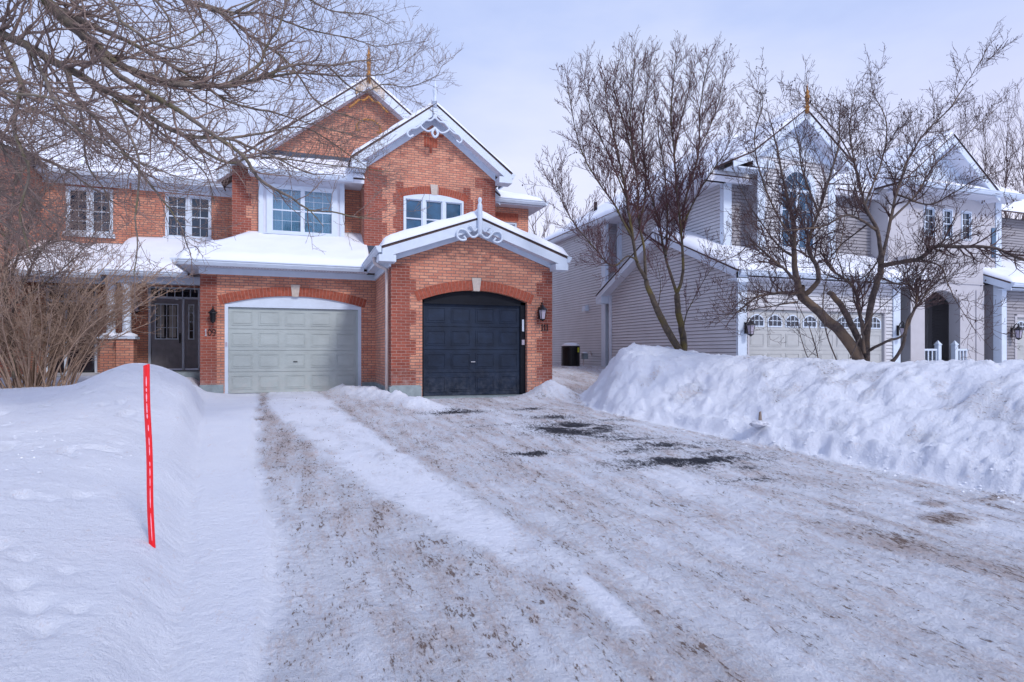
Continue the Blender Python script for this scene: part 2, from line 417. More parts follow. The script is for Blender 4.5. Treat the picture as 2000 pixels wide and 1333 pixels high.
def trackline(Y): return np.interp(Y, [1.5, 2.8, 4.6, 7.3, 10, 13.5, 15.9], [-.20, -.17, -.13, -.47, -.60, -.80, -.95]) + .02 * fbm(Y * 2.5, Y * 0 + 1, 82)
def strip_zone(X, Y):
    w = .05 * fbm(X * 2.4, Y * 2.4, 81, 5)
    a = np.interp(Y, [2.8, 4.05, 5.5, 7.85, 11.9, 15.9], [1.62, 1.22, .70, .27, -.47, -.64]) + w * 2.2
    c = np.interp(Y, [2.8, 3.75, 5.46, 8.0, 12.5, 15.9], [1.95, 1.75, 1.45, 1.12, .66, .48]) + w * 2.2
    w2 = .05 * fbm(X * 9, Y * 6, 86) + .03 * fbm(X * 22, Y * 15, 87)
    a = a - .10; c = c + .09
    one = sstep(-.05, .18, X - a + w2) * sstep(-.05, .18, c - X + w2) * sstep(3.0, 3.9, Y + w * 4)
    two = sstep(0, .09, X - 1.50 - w) * sstep(0, .07, 1.74 - X + w) * sstep(2.55, 2.75, Y) * sstep(3.55, 3.3, Y)
    one = one * np.clip(1.02 - .45 * sstep(.2, .6, fbm(X * 2.2 + 5, Y * 1.3, 88, 5)) - .30 * sstep(.1, .4, fbm(X * 9, Y * 3, 89)), 0, 1)
    return np.maximum(one, two)
def dirt_zone(X, Y):
    t = sstep(-.02, .16, X - trackline(Y) + .06 * fbm(X * 5, Y * 3.5, 84) + .03 * fbm(X * 17, Y * 12, 85))
    return t * (1 - strip_zone(X, Y))

def axis(fine0, fine1, step, lo, hi, g=1.13):
    a = list(np.arange(fine0, fine1 + 1e-6, step)); s = step; x = a[-1]
    while x < hi: s = min(s * g, 40); x += s; a.append(x)
    s = step; x = a[0]; pre = []
    while x > lo: s = min(s * g, 40); x -= s; pre.append(x)
    return np.array(pre[::-1] + a)

def build_terrain():
    xs = np.concatenate([axis(-4.6, 6.8, .030, -400, 6.81, 1.05)])
    xs = np.concatenate([xs[xs < 6.8], np.arange(6.8, 13, .06), axis(13, 13.5, .12, 12.99, 500, 1.12)])
    xs = np.unique(np.round(xs, 4))
    ys = [.4]
    while ys[-1] < 20: ys.append(ys[-1] + max(.022, .0062 * ys[-1]))
    ys = np.array(ys); s = .3; t = list(ys)
    while t[-1] < 700: t.append(t[-1] + s); s = min(s * 1.12, 60)
    s = .1; pre = [.4]
    while pre[-1] > -120: pre.append(pre[-1] - s); s = min(s * 1.2, 25)
    ys = np.array(pre[:0:-1] + t)
    X, Y = np.meshgrid(xs, ys); Z = terrain(X, Y)
    ny, nx = X.shape
    dz = dirt_zone(X, Y); e = left_edge(Y); r = X - right_edge(Y)
    # dirt colour mask: what the packed snow is made of at each place
    n1 = fbm(X * 1.1, Y * .65, 91); n2 = fbm(X * 4.2, Y * 2.2, 92)
    dens = np.interp(Y, [2, 4, 7, 12, 16], [.30, .35, .40, .46, .50])
    first = np.exp(-((X - (trackline(Y) + strip_left(Y)) / 2) / .38) ** 2)
    streak = fbm((X - .118 * Y * 0) * 7.5, Y * .55, 96, 4)
    edge = np.exp(-((X - strip_left(Y) + .08) / .12) ** 2) + .8 * np.exp(-((X - strip_right(Y) - .1) / .16) ** 2)
    rightside = sstep(0, .6, X - strip_right(Y))
    dirt = dz * np.clip(dens - .04 * rightside + .13 * first + .14 * edge + .22 * n1 + .18 * n2 + .26 * streak, 0, 1)
    dirt = np.maximum(dirt, .75 * np.exp(-(((X - 3.9) * .5 + (Y - 3.6) * .3) ** 2) / .05 - ((X - 4.25) / .5) ** 2) * dz)
    asp = np.zeros_like(X)
    def blot(px, ax, ay, rot=0):
        s_ = (px[0] - 1000) / F; zz = 11.0
        for _ in range(8):
            p = at_depth(px[0], px[1], zz); gz = float(base_z(np.array(p.x), np.array(p.y)))
            zz = (CAMZ - gz) * F / (px[1] - HOR)
        c, s2 = math.cos(rot), math.sin(rot); u = (X - p.x) * c + (Y - p.y) * s2; w = -(X - p.x) * s2 + (Y - p.y) * c
        return np.exp(-np.abs(u / ax) ** 2.5 - np.abs(w / ay) ** 2.5)
    for px, ax, ay, a in (((1120, 838), .66, .62, 1.0), ((1185, 850), .40, .40, .8), ((1310, 872), .60, .32, .85), ((1345, 900), .95, .26, .90), ((1420, 912), .5, .2, .75), ((1390, 885), .4, .2, .6),
                          ((1060, 885), .55, .13, .75), ((890, 806), .6, .2, .7), ((1080, 815), .5, .25, .5), ((1240, 855), .5, .25, .6), ((1030, 800), .4, .14, .55), ((1195, 822), .3, .15, .6), ((1250, 880), .4, .2, .6), ((960, 832), .5, .1, .5), ((1460, 940), .4, .12, .4)):
        asp = np.maximum(asp, a * blot(px, ax, ay))
    for px, ax, ay, a in (((1850, 1015), .28, .16, .95), ((1830, 985), .2, .10, .8), ((1930, 975), .28, .07, .8), ((1755, 1068), .09, .07, .9), ((512, 800), .12, .35, .6), ((510, 820), .1, .1, .9), ((1600, 1020), .4, .1, .35), ((1380, 1010), .25, .06, .6)):
        dirt = np.maximum(dirt, a * blot(px, ax, ay))
    asp = asp * np.clip(.72 + 1.3 * fbm(X * 2.6 + Y, Y * 4.2, 93, 5), 0, 1.2)
    gap = sstep(13.0, 13.6, Y) * (X > 5.7) * (X < 11) * (Y < 25)
    dirt = np.maximum(dirt, gap * (.42 * np.exp(-((Y - 14.6) / 1.1) ** 2) + .2))
    # bits of debris on the bank
    bank = sstep(.2, .6, r) * (Y < 12)
    offb = 1 - sstep(-.05, .06, r + .0)
    offb = np.where(Y > 12.5, 1, offb)
    drift = np.exp(-(np.abs(X - np.interp(Y, [10.6, 11.5, 13.2, 15.9], [2.75, 2.2, 1.75, 1.1])) / .36) ** 3) * sstep(10.4, 11.3, Y) + np.exp(-(((X - 5.6) / .55) ** 2 + ((Y - 12.75) / .42) ** 2))
    dirt = dirt * offb * (1 - .92 * np.clip(drift, 0, 1)); asp = asp * offb * (1 - np.clip(drift, 0, 1))
    dirt = np.maximum(dirt, bank * .22 * sstep(.60, .72, vnoise(X * 1.6, Y * 1.6, 94) * vnoise(X * 5, Y * 5, 95) * 1.6))
    me_all = {}
    reg = np.zeros((ny - 1, nx - 1), int)
    xc = (X[:-1, :-1] + X[1:, 1:]) / 2; yc = (Y[:-1, :-1] + Y[1:, 1:]) / 2
    rl = left_edge(yc) + .05 * fbm(yc * 1.3, yc * 0 + 3, 5)
    rr = right_edge(yc)
    drive = (xc > rl) & (xc < rr) & (yc < 16.2) & ((yc < 13.2) | (xc < 2.0)) & (yc > -5)
    lawn = (xc <= rl) & (yc < 17.6) & (xc > -14) & (yc > -5)
    bankr = (xc >= rr) & (yc < 13.6) & (xc < 15) & (yc > -5)
    reg[drive] = 1; reg[lawn] = 2; reg[bankr] = 3
    idx = np.arange(nx * ny).reshape(ny, nx)
    P = np.stack([X.ravel(), Y.ravel(), Z.ravel()], 1)
    for k, nm, mt in ((0, 'ground', 'drive'), (1, 'driveway', 'drive'), (2, 'snow_lawn', 'drive'), (3, 'snow_bank', 'drive')):
        jj, ii = np.nonzero(reg == k)
        q = np.stack([idx[jj, ii], idx[jj, ii + 1], idx[jj + 1, ii + 1], idx[jj + 1, ii]], 1)
        used, inv = np.unique(q.ravel(), return_inverse=True)
        me = bpy.data.meshes.new(nm); me.vertices.add(len(used)); me.vertices.foreach_set('co', P[used].ravel())
        nq = len(q); me.loops.add(nq * 4); me.polygons.add(nq)
        me.loops.foreach_set('vertex_index', inv.astype(np.int32)); me.polygons.foreach_set('loop_start', np.arange(0, nq * 4, 4, dtype=np.int32))
        me.polygons.foreach_set('loop_total', np.full(nq, 4, np.int32)); me.update(calc_edges=True)
        me.polygons.foreach_set('use_smooth', np.ones(nq, bool))
        for an, arr in (('dirt', dirt), ('asphalt', asp)):
            at = me.attributes.new(an, 'FLOAT', 'POINT'); at.data.foreach_set('value', arr.ravel()[used].astype(np.float32))
        o = link(nm, me, M['drive']); o['kind'] = 'structure'
        me_all[k] = o
    return me_all

def strip_left(Y): return np.interp(Y, [2.8, 4.05, 5.5, 7.85, 11.9, 15.9], [1.62, 1.30, .79, .36, -.42, -.60])
def strip_right(Y): return np.interp(Y, [2.8, 3.75, 5.46, 8.0, 12.5, 15.9], [1.72, 1.57, 1.35, 1.05, .62, .45])

def drive_mat():
    m, N, L, bs = nodes('packed_snow')
    g = N.new('ShaderNodeNewGeometry'); pos = g.outputs['Position']
    mp = N.new('ShaderNodeMapping'); mp.inputs['Scale'].default_value = (1.5, .48, 1); mp.inputs['Rotation'].default_value = (0, 0, .1); L.new(pos, mp.inputs['Vector'])
    st = mp.outputs[0]
    ad = N.new('ShaderNodeAttribute'); ad.attribute_name = 'dirt'
    aa = N.new('ShaderNodeAttribute'); aa.attribute_name = 'asphalt'
    tint = ramp(N, [(.3, (.76, .80, .90)), (.7, (.81, .845, .93))]); L.new(noise(N, L, pos, 1.7, 6), tint.inputs[0])
    def math_(op, a, b=None, c=None):
        k = N.new('ShaderNodeMath'); k.operation = op; k.use_clamp = False
        for i, v in enumerate((a, b, c)):
            if v is None: continue
            if isinstance(v, (int, float)): k.inputs[i].default_value = v
            else: L.new(v, k.inputs[i])
        return k.outputs[0]
    # pinkish sand film
    nb = noise(N, L, st, 5, 7, .65); nf = noise(N, L, st, 34, 7, .75); nff = noise(N, L, st, 85, 5, .72)
    film = math_('ADD', math_('MULTIPLY_ADD', ad.outputs['Fac'], 1.15, -.20), math_('ADD', math_('MULTIPLY_ADD', nb, 1.9, -.95), math_('MULTIPLY_ADD', nf, 2.4, -1.2)))
    rf = ramp(N, [(.06, (0, 0, 0)), (.40, (.36, .36, .36)), (.8, (.78, .78, .78))]); L.new(film, rf.inputs[0])
    c = mix(N, L, rf.outputs[0], tint.outputs[0], (.66, .535, .50))
    # darker grit
    nm2 = noise(N, L, st, 7, 7, .75)
    gsum = math_('ADD', math_('MULTIPLY_ADD', nf, 3.4, -1.86), math_('ADD', math_('MULTIPLY_ADD', nm2, 2.6, -1.3), math_('MULTIPLY', ad.outputs['Fac'], .62)))
    rg = ramp(N, [(.42, (0, 0, 0)), (.56, (.85, .85, .85))]); L.new(gsum, rg.inputs[0])
    gm = math_('MULTIPLY', rg.outputs[0], math_('GREATER_THAN', ad.outputs['Fac'], .03))
    c = mix(N, L, gm, c, (.20, .13, .10))
    rs = ramp(N, [(.61, (0, 0, 0)), (.66, (.9, .9, .9))]); L.new(nff, rs.inputs[0])
    sm = math_('MULTIPLY', rs.outputs[0], math_('MULTIPLY', ad.outputs['Fac'], .9))
    c = mix(N, L, sm, c, (.10, .075, .065))
    # bare wet asphalt showing through
    asum = math_('ADD', math_('MULTIPLY', aa.outputs['Fac'], 1.45), math_('ADD', math_('MULTIPLY_ADD', nf, 4.6, -2.45), math_('MULTIPLY_ADD', nb, 1.2, -.65)))
    ra = ramp(N, [(.26, (0, 0, 0)), (.62, (1, 1, 1))]); L.new(asum, ra.inputs[0])
    rw = ramp(N, [(.02, (0, 0, 0)), (.34, (.75, .75, .75))]); L.new(asum, rw.inputs[0])
    c = mix(N, L, math_('MULTIPLY', rw.outputs[0], math_('GREATER_THAN', aa.outputs['Fac'], .04)), c, (.24, .235, .27))
    am = math_('MULTIPLY', ra.outputs[0], math_('GREATER_THAN', aa.outputs['Fac'], .08))
    ac = ramp(N, [(.4, (.012, .014, .022)), (.7, (.055, .058, .075))]); L.new(nff, ac.inputs[0])
    c = mix(N, L, am, c, ac.outputs[0])
    L.new(c, bs.inputs['Base Color'])
    rr = math_('MULTIPLY_ADD', am, -.15, .72); L.new(rr, bs.inputs['Roughness']); bs.inputs['Specular IOR Level'].default_value = .25
    h = math_('ADD', math_('MULTIPLY', noise(N, L, pos, 14, 8, .66), 1.0), math_('MULTIPLY', nff, .5))
    hh = math_('MULTIPLY', h, math_('MULTIPLY_ADD', ad.outputs['Fac'], 2.2, .8))
    hh = math_('ADD', hh, math_('MULTIPLY', math_('ADD', gm, am), -.25))
    bump(N, L, hh, 1.0, .042, bs)
    return m
M['drive'] = drive_mat()
# ------------------------------------------------------------------ shared building pieces
class BX:
    """boxes that each become an object of their own"""
    def __init__(s): s.b = []
    def box(s, *a): s.b.append(a)
    def build(s, name, mat, parent):
        for a in s.b: MB().box(*a).build(name, mat, parent)

def front(a, z, d): return (a, 0, z)
def mp_y(Y): return lambda a, z, d: (a, Y + d, z)          # wall facing the street
def mp_x(X): return lambda a, z, d: (X + d, a, z)          # wall facing left
def mp_xr(X): return lambda a, z, d: (X - d, a, z)         # wall facing right

def arc(x0, x1, zs, za, n=20):
    """points along a flat arch from x1 back to x0"""
    c = (x0 + x1) / 2; h = (x1 - x0) / 2
    return [(c + h * t, za - (za - zs) * t * t) for t in [1 - 2 * k / n for k in range(n + 1)]]

def arch_ring(parent, x0, x1, zs, za, th, y, key=True, name='brick_arch', n=36, ext=.10):
    c = (x0 + x1) / 2; h = (x1 - x0) / 2 + ext; k = (za - zs) / ((x1 - x0) / 2) ** 2
    f = lambda x: za - k * (x - c) ** 2
    nr = lambda x: Vector((2 * k * (x - c), 1)).normalized()
    g = .006
    for half in (0, 1):
        m = MB()
        for i in range(n):
            a, b = c - h + 2 * h * i / n, c - h + 2 * h * (i + 1) / n - g
            if key and abs((a + b) / 2 - c) < .10: continue
            if ((a + b) / 2 > c) != bool(half): continue
            na, nb = nr(a), nr(b)
            pts = [(a, f(a)), (b, f(b)), (b + nb.x * th, f(b) + nb.y * th), (a + na.x * th, f(a) + na.y * th)]
            j = random.uniform(-.002, .002)
            m.xz(pts, y - .008 + j, y + .10)
        r = m.build(name, M['voussoir'], parent)
    bk = MB()
    pts = [(x, f(x) + .004) for x in [c - h + 2 * h * i / 18 for i in range(19)]]
    up = [(x + nr(x).x * (th - .004), f(x) + nr(x).y * (th - .004)) for x, _ in pts]
    for i in range(18): bk.xz([pts[i], pts[i + 1], up[i + 1], up[i]], y - .004, y + .09)
    bk.build('mortar_bed', M['mortar'], r)
    if key:
        kz = MB(); kz.xz([(c - .075, za - .015), (c + .075, za - .015), (c + .11, za + th + .06), (c - .11, za + th + .06)], y - .03, y + .1)
        kz.build('keystone', M['stone'], parent)

def quoin(parent, xc, dx, yf, z0, z1, ret=.30, wide=.54, nar=.40, ph=0, gable=None):
    m = MB(); z = z0; k = ph; h = .3335
    while z < z1 - .02:
        zt = min(z + h, z1); w = wide if k % 2 == 0 else nar
        a, b = xc - dx * .004, xc + dx * w
        m.box(a, b, yf - .004, yf + (ret if k % 2 else ret + .1), z, zt); z = zt; k += 1
    return m.build('quoin', M['red_brick'], parent)

def sash_window(parent, x0, x1, z0, z1, y, lites=2, fr=.07, mull=.10, grid=(3, 2), glass='glass', sill=True, top=0, blank=False, label=None):
    """window unit let into a wall facing the street at y; lites side by side, each a double-hung pair"""
    m = MB(); yo, yi = y - .025, y + .07
    zt = z1 + top
    m.box(x0, x0 + fr, yo, yi, z0, z1); m.box(x1 - fr, x1, yo, yi, z0, z1)
    m.box(x0 + fr, x1 - fr, yo, yi, z0, z0 + fr); m.box(x0 + fr, x1 - fr, yo, yi, z1 - fr, z1)
    w = (x1 - x0 - 2 * fr - mull * (lites - 1)) / lites
    for i in range(1, lites): m.box(x0 + fr + i * w + (i - 1) * mull, x0 + fr + i * w + i * mull, yo + .004, yi, z0 + fr, z1 - fr)
    win = m.build('window', M['white'], parent, label=label)
    for i in range(lites):
        a = x0 + fr + i * (w + mull); b = a + w; za, zb = z0 + fr, z1 - fr; mid = (za + zb) / 2
        g = MB(); g.box(a, b, y + .045, y + .05, za, zb); g.build('pane', M[glass], win)
        s = MB(); t = .028
        for (p, q, yy) in ((za, mid + .02, y + .02), (mid - .02, zb, y + .032)):
            s.box(a, a + t, yy - .014, yy, p, q); s.box(b - t, b, yy - .014, yy, p, q)
            s.box(a + t, b - t, yy - .014, yy, p, p + t); s.box(a + t, b - t, yy - .014, yy, q - t, q)
        if grid:
            for (p, q) in ((za + t, mid - .02), (mid + .02, zb - t)):
                for c in range(1, grid[0]): xx = a + t + (w - 2 * t) * c / grid[0]; s.box(xx - .007, xx + .007, y + .036, y + .043, p, q)
                for c in range(1, grid[1]): zz = p + (q - p) * c / grid[1]; s.box(a + t, b - t, y + .035, y + .042, zz - .007, zz + .007)
        s.build('sash', M['white'], win)
    if sill:
        k = MB(); k.box(x0 - .06, x1 + .06, y - .07, y + .02, z0 - .09, z0 - .002); k.build('sill', M['white'], win)
        k = MB(); k.box(x0 - .05, x1 + .05, y - .062, y - .026, z0, z0 + .03); k.build('snow_cap', M['roof_snow'], win)
    return win

def snow_sheet(parent, p00, p10, p11, p01, t=.16, fall=(1, 1, 1, 1), r=.28, amp=.055, seed=1, name='snow_cover', step=.12, drift=0):
    """snow lying on the roof quad p00,p10 (eave) p11,p01 (upper); fall: which edges (eave,right,top,left) round off"""
    p00, p10, p11, p01 = map(Vector, (p00, p10, p11, p01))
    nu = max(4, int((p10 - p00).length / step)); nv = max(4, int((p01 - p00).length / step))
    # denser near the rounded edges
    def seq(n, a, b):
        t0 = np.linspace(0, 1, n + 1)
        return t0
    U, V = np.meshgrid(seq(nu, 0, 0), seq(nv, 0, 0))
    lu = max((p10 - p00).length, (p11 - p01).length); lv = ((p01 - p00).length + (p11 - p10).length) / 2
    if fall[1] or fall[3]:
        k = .5; U = U + .0
    co = [(p00 * float((1 - u) * (1 - v)) + p10 * float(u * (1 - v)) + p11 * float(u * v) + p01 * float((1 - u) * v)) for u, v in zip(U.ravel(), V.ravel())]
    C = np.array([tuple(c) for c in co]).reshape(*U.shape, 3)
    d = np.full(U.shape, 9.0)
    if fall[0]: d = np.minimum(d, V * lv)
    if fall[1]: d = np.minimum(d, (1 - U) * lu)
    if fall[2]: d = np.minimum(d, (1 - V) * lv)
    if fall[3]: d = np.minimum(d, U * lu)
    q = np.clip(d / r, 0, 1); prof = np.sqrt(1 - (1 - q) ** 2)
    H = (t + amp * fbm(C[..., 0] * 1.1, C[..., 1] * 1.1, seed) + .3 * amp * fbm(C[..., 0] * 4, C[..., 1] * 4, seed + 3) + drift * V) * prof + .012
    top = C.copy(); top[..., 2] += H
    n = U.shape; idx = np.arange(n[0] * n[1]).reshape(n)
    vs = [tuple(v) for v in top.reshape(-1, 3)]
    fs = [(int(idx[j, i]), int(idx[j, i + 1]), int(idx[j + 1, i + 1]), int(idx[j + 1, i])) for j in range(n[0] - 1) for i in range(n[1] - 1)]
    nn = (Vector(vs[fs[0][1]]) - Vector(vs[fs[0][0]])).cross(Vector(vs[fs[0][3]]) - Vector(vs[fs[0][0]]))
    if nn.z < 0: fs = [f[::-1] for f in fs]
    m = MB(); m.add(vs, fs, True)
    # skirt down to the roof
    ring = list(idx[0, :]) + list(idx[1:, -1]) + list(idx[-1, ::-1][1:]) + list(idx[::-1, 0][1:-1])
    b = len(m.v); flat = C.reshape(-1, 3)
    for i in ring: m.v.append(tuple(flat[i] + np.array([0, 0, -.004])))
    L_ = len(ring)
    for k in range(L_):
        m.f.append((int(ring[k]), b + k, b + (k + 1) % L_, int(ring[(k + 1) % L_]))); m.sm.append(False)
    return m.build(name, M['roof_snow'], parent)

def roof_slab(m, pts, th=.05):
    m.prism(pts, (0, 0, -th))

def gutter(parent, a, b, side, mat='white'):
    """K-style gutter along a->b at roof-edge height, 'side' is the outward unit vector"""
    a = Vector(a); b = Vector(b); o = Vector(side); m = MB()
    prof = [(0, -.13), (.06, -.13), (.105, -.06), (.105, -.035), (.125, -.02), (.125, 0), (0, .01)]
    A = [a + o * p + Vector((0, 0, q)) for p, q in prof]; B = [b + o * p + Vector((0, 0, q)) for p, q in prof]
    n = len(prof)
    fs = [(i, (i + 1) % n, n + (i + 1) % n, n + i) for i in range(n)] + [tuple(range(n - 1, -1, -1)), tuple(range(n, 2 * n))]
    m.add(A + B, fs)
    return m.build('gutter', M[mat], parent)

def gable_roof(parent, xc, zr, half, slope, y0, y1, yw, fascia=.20, snow=.16, seed=1, left=True, right=True, wallhalf=None, frieze=.14, ridge_fall=0, snow_y1=None, barge=True, roofname='roof', halfL=None, halfR=None):
    """roof with its ridge running away from the street"""
    hl = halfL or half; hr = halfR or half; rf = MB()
    zl, zR = zr - slope * hl, zr - slope * hr
    if left: roof_slab(rf, [(xc - hl, y0, zl), (xc, y0, zr), (xc, y1, zr), (xc - hl, y1, zl)], .05)
    if right: roof_slab(rf, [(xc, y0, zr), (xc + hr, y0, zR), (xc + hr, y1, zR), (xc, y1, zr)], .05)
    roof = rf.build(roofname, M['shingle'], parent)
    sy = snow_y1 or y1; ov = .03
    # the two pitches wear one sheet each, meeting at the ridge
    if left: snow_sheet(roof, (xc - hl - ov, sy, zl), (xc - hl - ov, y0 - ov, zl), (xc, y0 - ov, zr), (xc, sy, zr), snow, (1, 1, 0, 0), seed=seed)
    if right: snow_sheet(roof, (xc + hr + ov, y0 - ov, zR), (xc + hr + ov, sy, zR), (xc, sy, zr), (xc, y0 - ov, zr), snow, (1, 0, 0, 1), seed=seed + 9)
    if barge:
        b = MB(); e = .052
        if left: b.xz([(xc - hl, zl - e), (xc, zr - e), (xc, zr - e - fascia * 1.12), (xc - hl, zl - e - fascia)], y0, y0 + .03)
        if right: b.xz([(xc + .001, zr - e), (xc + hr, zR - e), (xc + hr, zR - e - fascia), (xc + .001, zr - e - fascia * 1.12)], y0, y0 + .03)
        b.build('bargeboard', M['white'], parent)
        s = MB(); e2 = e + fascia * .9
        if left: s.prism([(xc - hl + .02, y0 + .03, zl - e2), (xc, y0 + .03, zr - e2), (xc, yw, zr - e2), (xc - hl + .02, yw, zl - e2)], (0, 0, .02))
        if right: s.prism([(xc, y0 + .03, zr - e2), (xc + hr - .02, y0 + .03, zR - e2), (xc + hr - .02, yw, zR - e2), (xc, yw, zr - e2)], (0, 0, .02))
        s.build('soffit', M['soffit'], parent)
        if wallhalf:
            w = wallhalf; f = MB(); e3 = e2 + .004
            for sd, ok in ((-1, left), (1, right)):
                if ok: f.xz([(xc, zr - e3), (xc + sd * w, zr - slope * w - e3), (xc + sd * w, zr - slope * w - e3 - frieze), (xc, zr - e3 - frieze * 1.05)], yw - .03, yw - .002)
            f.build('frieze_board', M['white'], parent)
    return roof

def scroll(m, pts, c, sx, sz, y, r=.024, depth=.03, mirror=1):
    P = [Vector((c[0] + mirror * p[0] * sx, y, c[1] - p[1] * sz)) for p in pts]
    # smooth the polyline
    Q = []
    for i in range(len(P) - 1):
        p0, p1, p2, p3 = P[max(i - 1, 0)], P[i], P[i + 1], P[min(i + 2, len(P) - 1)]
        for k in range(5):
            t = k / 5
            Q.append(.5 * ((2 * p1) + (p2 - p0) * t + (2 * p0 - 5 * p1 + 4 * p2 - p3) * t * t + (3 * p1 - p0 - 3 * p2 + p3) * t ** 3))
    Q.append(P[-1]); m.tube(Q, r, 8)

def finial(parent, x, y, z, h, mat, name='finial'):
    m = MB(); s = h
    m.lathe((x, y, z), [(.055, -.15 * s), (.055, .05 * s), (.07, .06 * s), (.07, .10 * s), (.045, .12 * s), (.05, .3 * s), (.062, .44 * s), (.07, .50 * s), (.07, .54 * s), (.04, .57 * s), (.05, .64 * s), (.055, .68 * s), (.03, .72 * s), (.02, .86 * s), (.004, 1.0 * s)], 12)
    return m.build(name, M[mat], parent)

def lantern(name, label, x, y, z, kind='coach', s=1.0, glass='lampglass', group=None):
    t = thing(name, label, 'wall lamp', (x, y, z), group)
    m = MB()
    m.lathe((x, y - .012, z), [(0.0, 0), (0, 0)], 3) if False else None
    b = MB(); b.box(x - .035 * s, x + .035 * s, y - .025, y - .002, z - .14 * s, z + .10 * s); b.box(x - .025 * s, x + .025 * s, y - .035, y - .025, z - .12 * s, z + .08 * s)
    b.build('back_plate', M['black'], t)
    a = MB(); pts = [Vector((x, y - .03, z + .04 * s)), Vector((x, y - .06 * s, z + .14 * s)), Vector((x, y - .11 * s, z + .19 * s)), Vector((x, y - .15 * s, z + .16 * s)), Vector((x, y - .15 * s, z + .11 * s))]
    a.tube(pts, .012 * s, 8); a.build('arm', M['black'], t)
    yc = y - .15 * s; c = (x, yc, z)
    r = MB(); r.lathe(c, [(.012 * s, .14 * s), (.03 * s, .12 * s), (.045 * s, .10 * s), (.10 * s, .045 * s), (.105 * s, .03 * s)], 8, False); r.build('roof_cap', M['black'], t)
    g = MB(); g.lathe(c, [(.075 * s, .03 * s), (.058 * s, -.06 * s), (.048 * s, -.15 * s)], 8, False)
    g.build('glass_shade', M[glass], t)
    k = MB()
    for i in range(4):
        an = PI / 4 + i * PI / 2
        k.tube([(x + .083 * s * math.cos(an), yc + .083 * s * math.sin(an), z + .03 * s), (x + .063 * s * math.cos(an), yc + .063 * s * math.sin(an), z - .06 * s), (x + .052 * s * math.cos(an), yc + .052 * s * math.sin(an), z - .155 * s)], .006 * s, 5)
    k.lathe(c, [(.056 * s, -.15 * s), (.058 * s, -.165 * s), (.03 * s, -.18 * s), (.008 * s, -.20 * s)], 8, False)
    k.build('cage', M['black'], t)
    return t

def garage_door(parent, x0, x1, z0, z1, y, rows, cols, mat, frame_mat, fr=.06, handle=True, label=None, arched=False, hdl='black'):
    d = MB(); H = (z1 - z0) / rows; g = .012
    for r in range(rows):
        a, b = z0 + r * H, z0 + (r + 1) * H - g
        d.box(x0, x1, y, y + .04, a, b)
        if arched and r == rows - 1: continue
        W = (x1 - x0) / cols
        for c in range(cols):
            p, q = x0 + c * W + W * .11, x0 + (c + 1) * W - W * .11; u, v = a + H * .17, b - H * .15
            t = .022
            d.box(p, q, y - .012, y, u, u + t); d.box(p, q, y - .012, y, v - t, v)
            d.box(p, p + t, y - .012, y, u + t, v - t); d.box(q - t, q, y - .012, y, u + t, v - t)
            d.xz([(p + .045, u + .045), (q - .045, u + .045), (q - .045, v - .045), (p + .045, v - .045)], y - .010, y)
    d.box(x0, x1, y + .012, y + .03, z0, z1)
    door = d.build('garage_door', M[mat], parent, label=label)
    if handle:
        h = MB(); xm, zm = (x0 + x1) / 2, z0 + H * 1.45
        h.box(xm - .05, xm + .05, y - .03, y - .018, zm - .008, zm + .012); h.box(xm - .006, xm + .006, y - .018, y + .002, zm - .006, zm + .006); h.build('handle', M[hdl], door)
    return door

def panel_arc_plate(m, x0, x1, zs, za, zb, y0, y1):
    """filler between a flat arch soffit and the horizontal head zb"""
    P = arc(x0, x1, zs, za); pts = [(x0, zb), (x1, zb)] + P
    m.xz(pts, y0, y1)

def text_mesh(parent, txt, size, x, y, z, mats, depth=.012, name='house_number', serif=True):
    """digits standing on the wall, one mesh per digit"""
    xx = x
    for ch, mt in zip(txt, mats):
        m = MB(); w = size * .28
        if ch == '1':
            m.box(xx + w * .32, xx + w * .72, y - depth - .01, y - .005, z, z + size)
            m.box(xx + w * .0, xx + w * 1.04, y - depth - .009, y - .006, z, z + size * .11)
            m.xz([(xx + w * .32, z + size), (xx + w * .32, z + size * .74), (xx - w * .02, z + size * .70), (xx - w * .02, z + size * .80)], y - depth - .009, y - .006)
            adv = w * 1.55
        else:
            cx = xx + w * .75; rr = size * (.5 if ch == '0' else .29); cz = z + (size * .5 if ch == '0' else size * .71)
            pts = [Vector((cx + .17 * size * 1.25 * math.cos(a), y - .014, cz + rr * .88 * math.sin(a))) for a in [2 * PI * k / 20 for k in range(21)]]
            m.tube(pts, .058 * size, 6)
            if ch == '9':
                m.tube([Vector((cx + .21 * size, y - .014, cz)), Vector((cx + .20 * size, y - .014, z + size * .38)), Vector((cx + .10 * size, y - .014, z + size * .10)), Vector((cx - .07 * size, y - .014, z + size * .05)), Vector((cx - .17 * size, y - .014, z + size * .17))], .056 * size, 6)
            adv = w * 1.95
        m.build(name, M[mt], parent); xx += adv

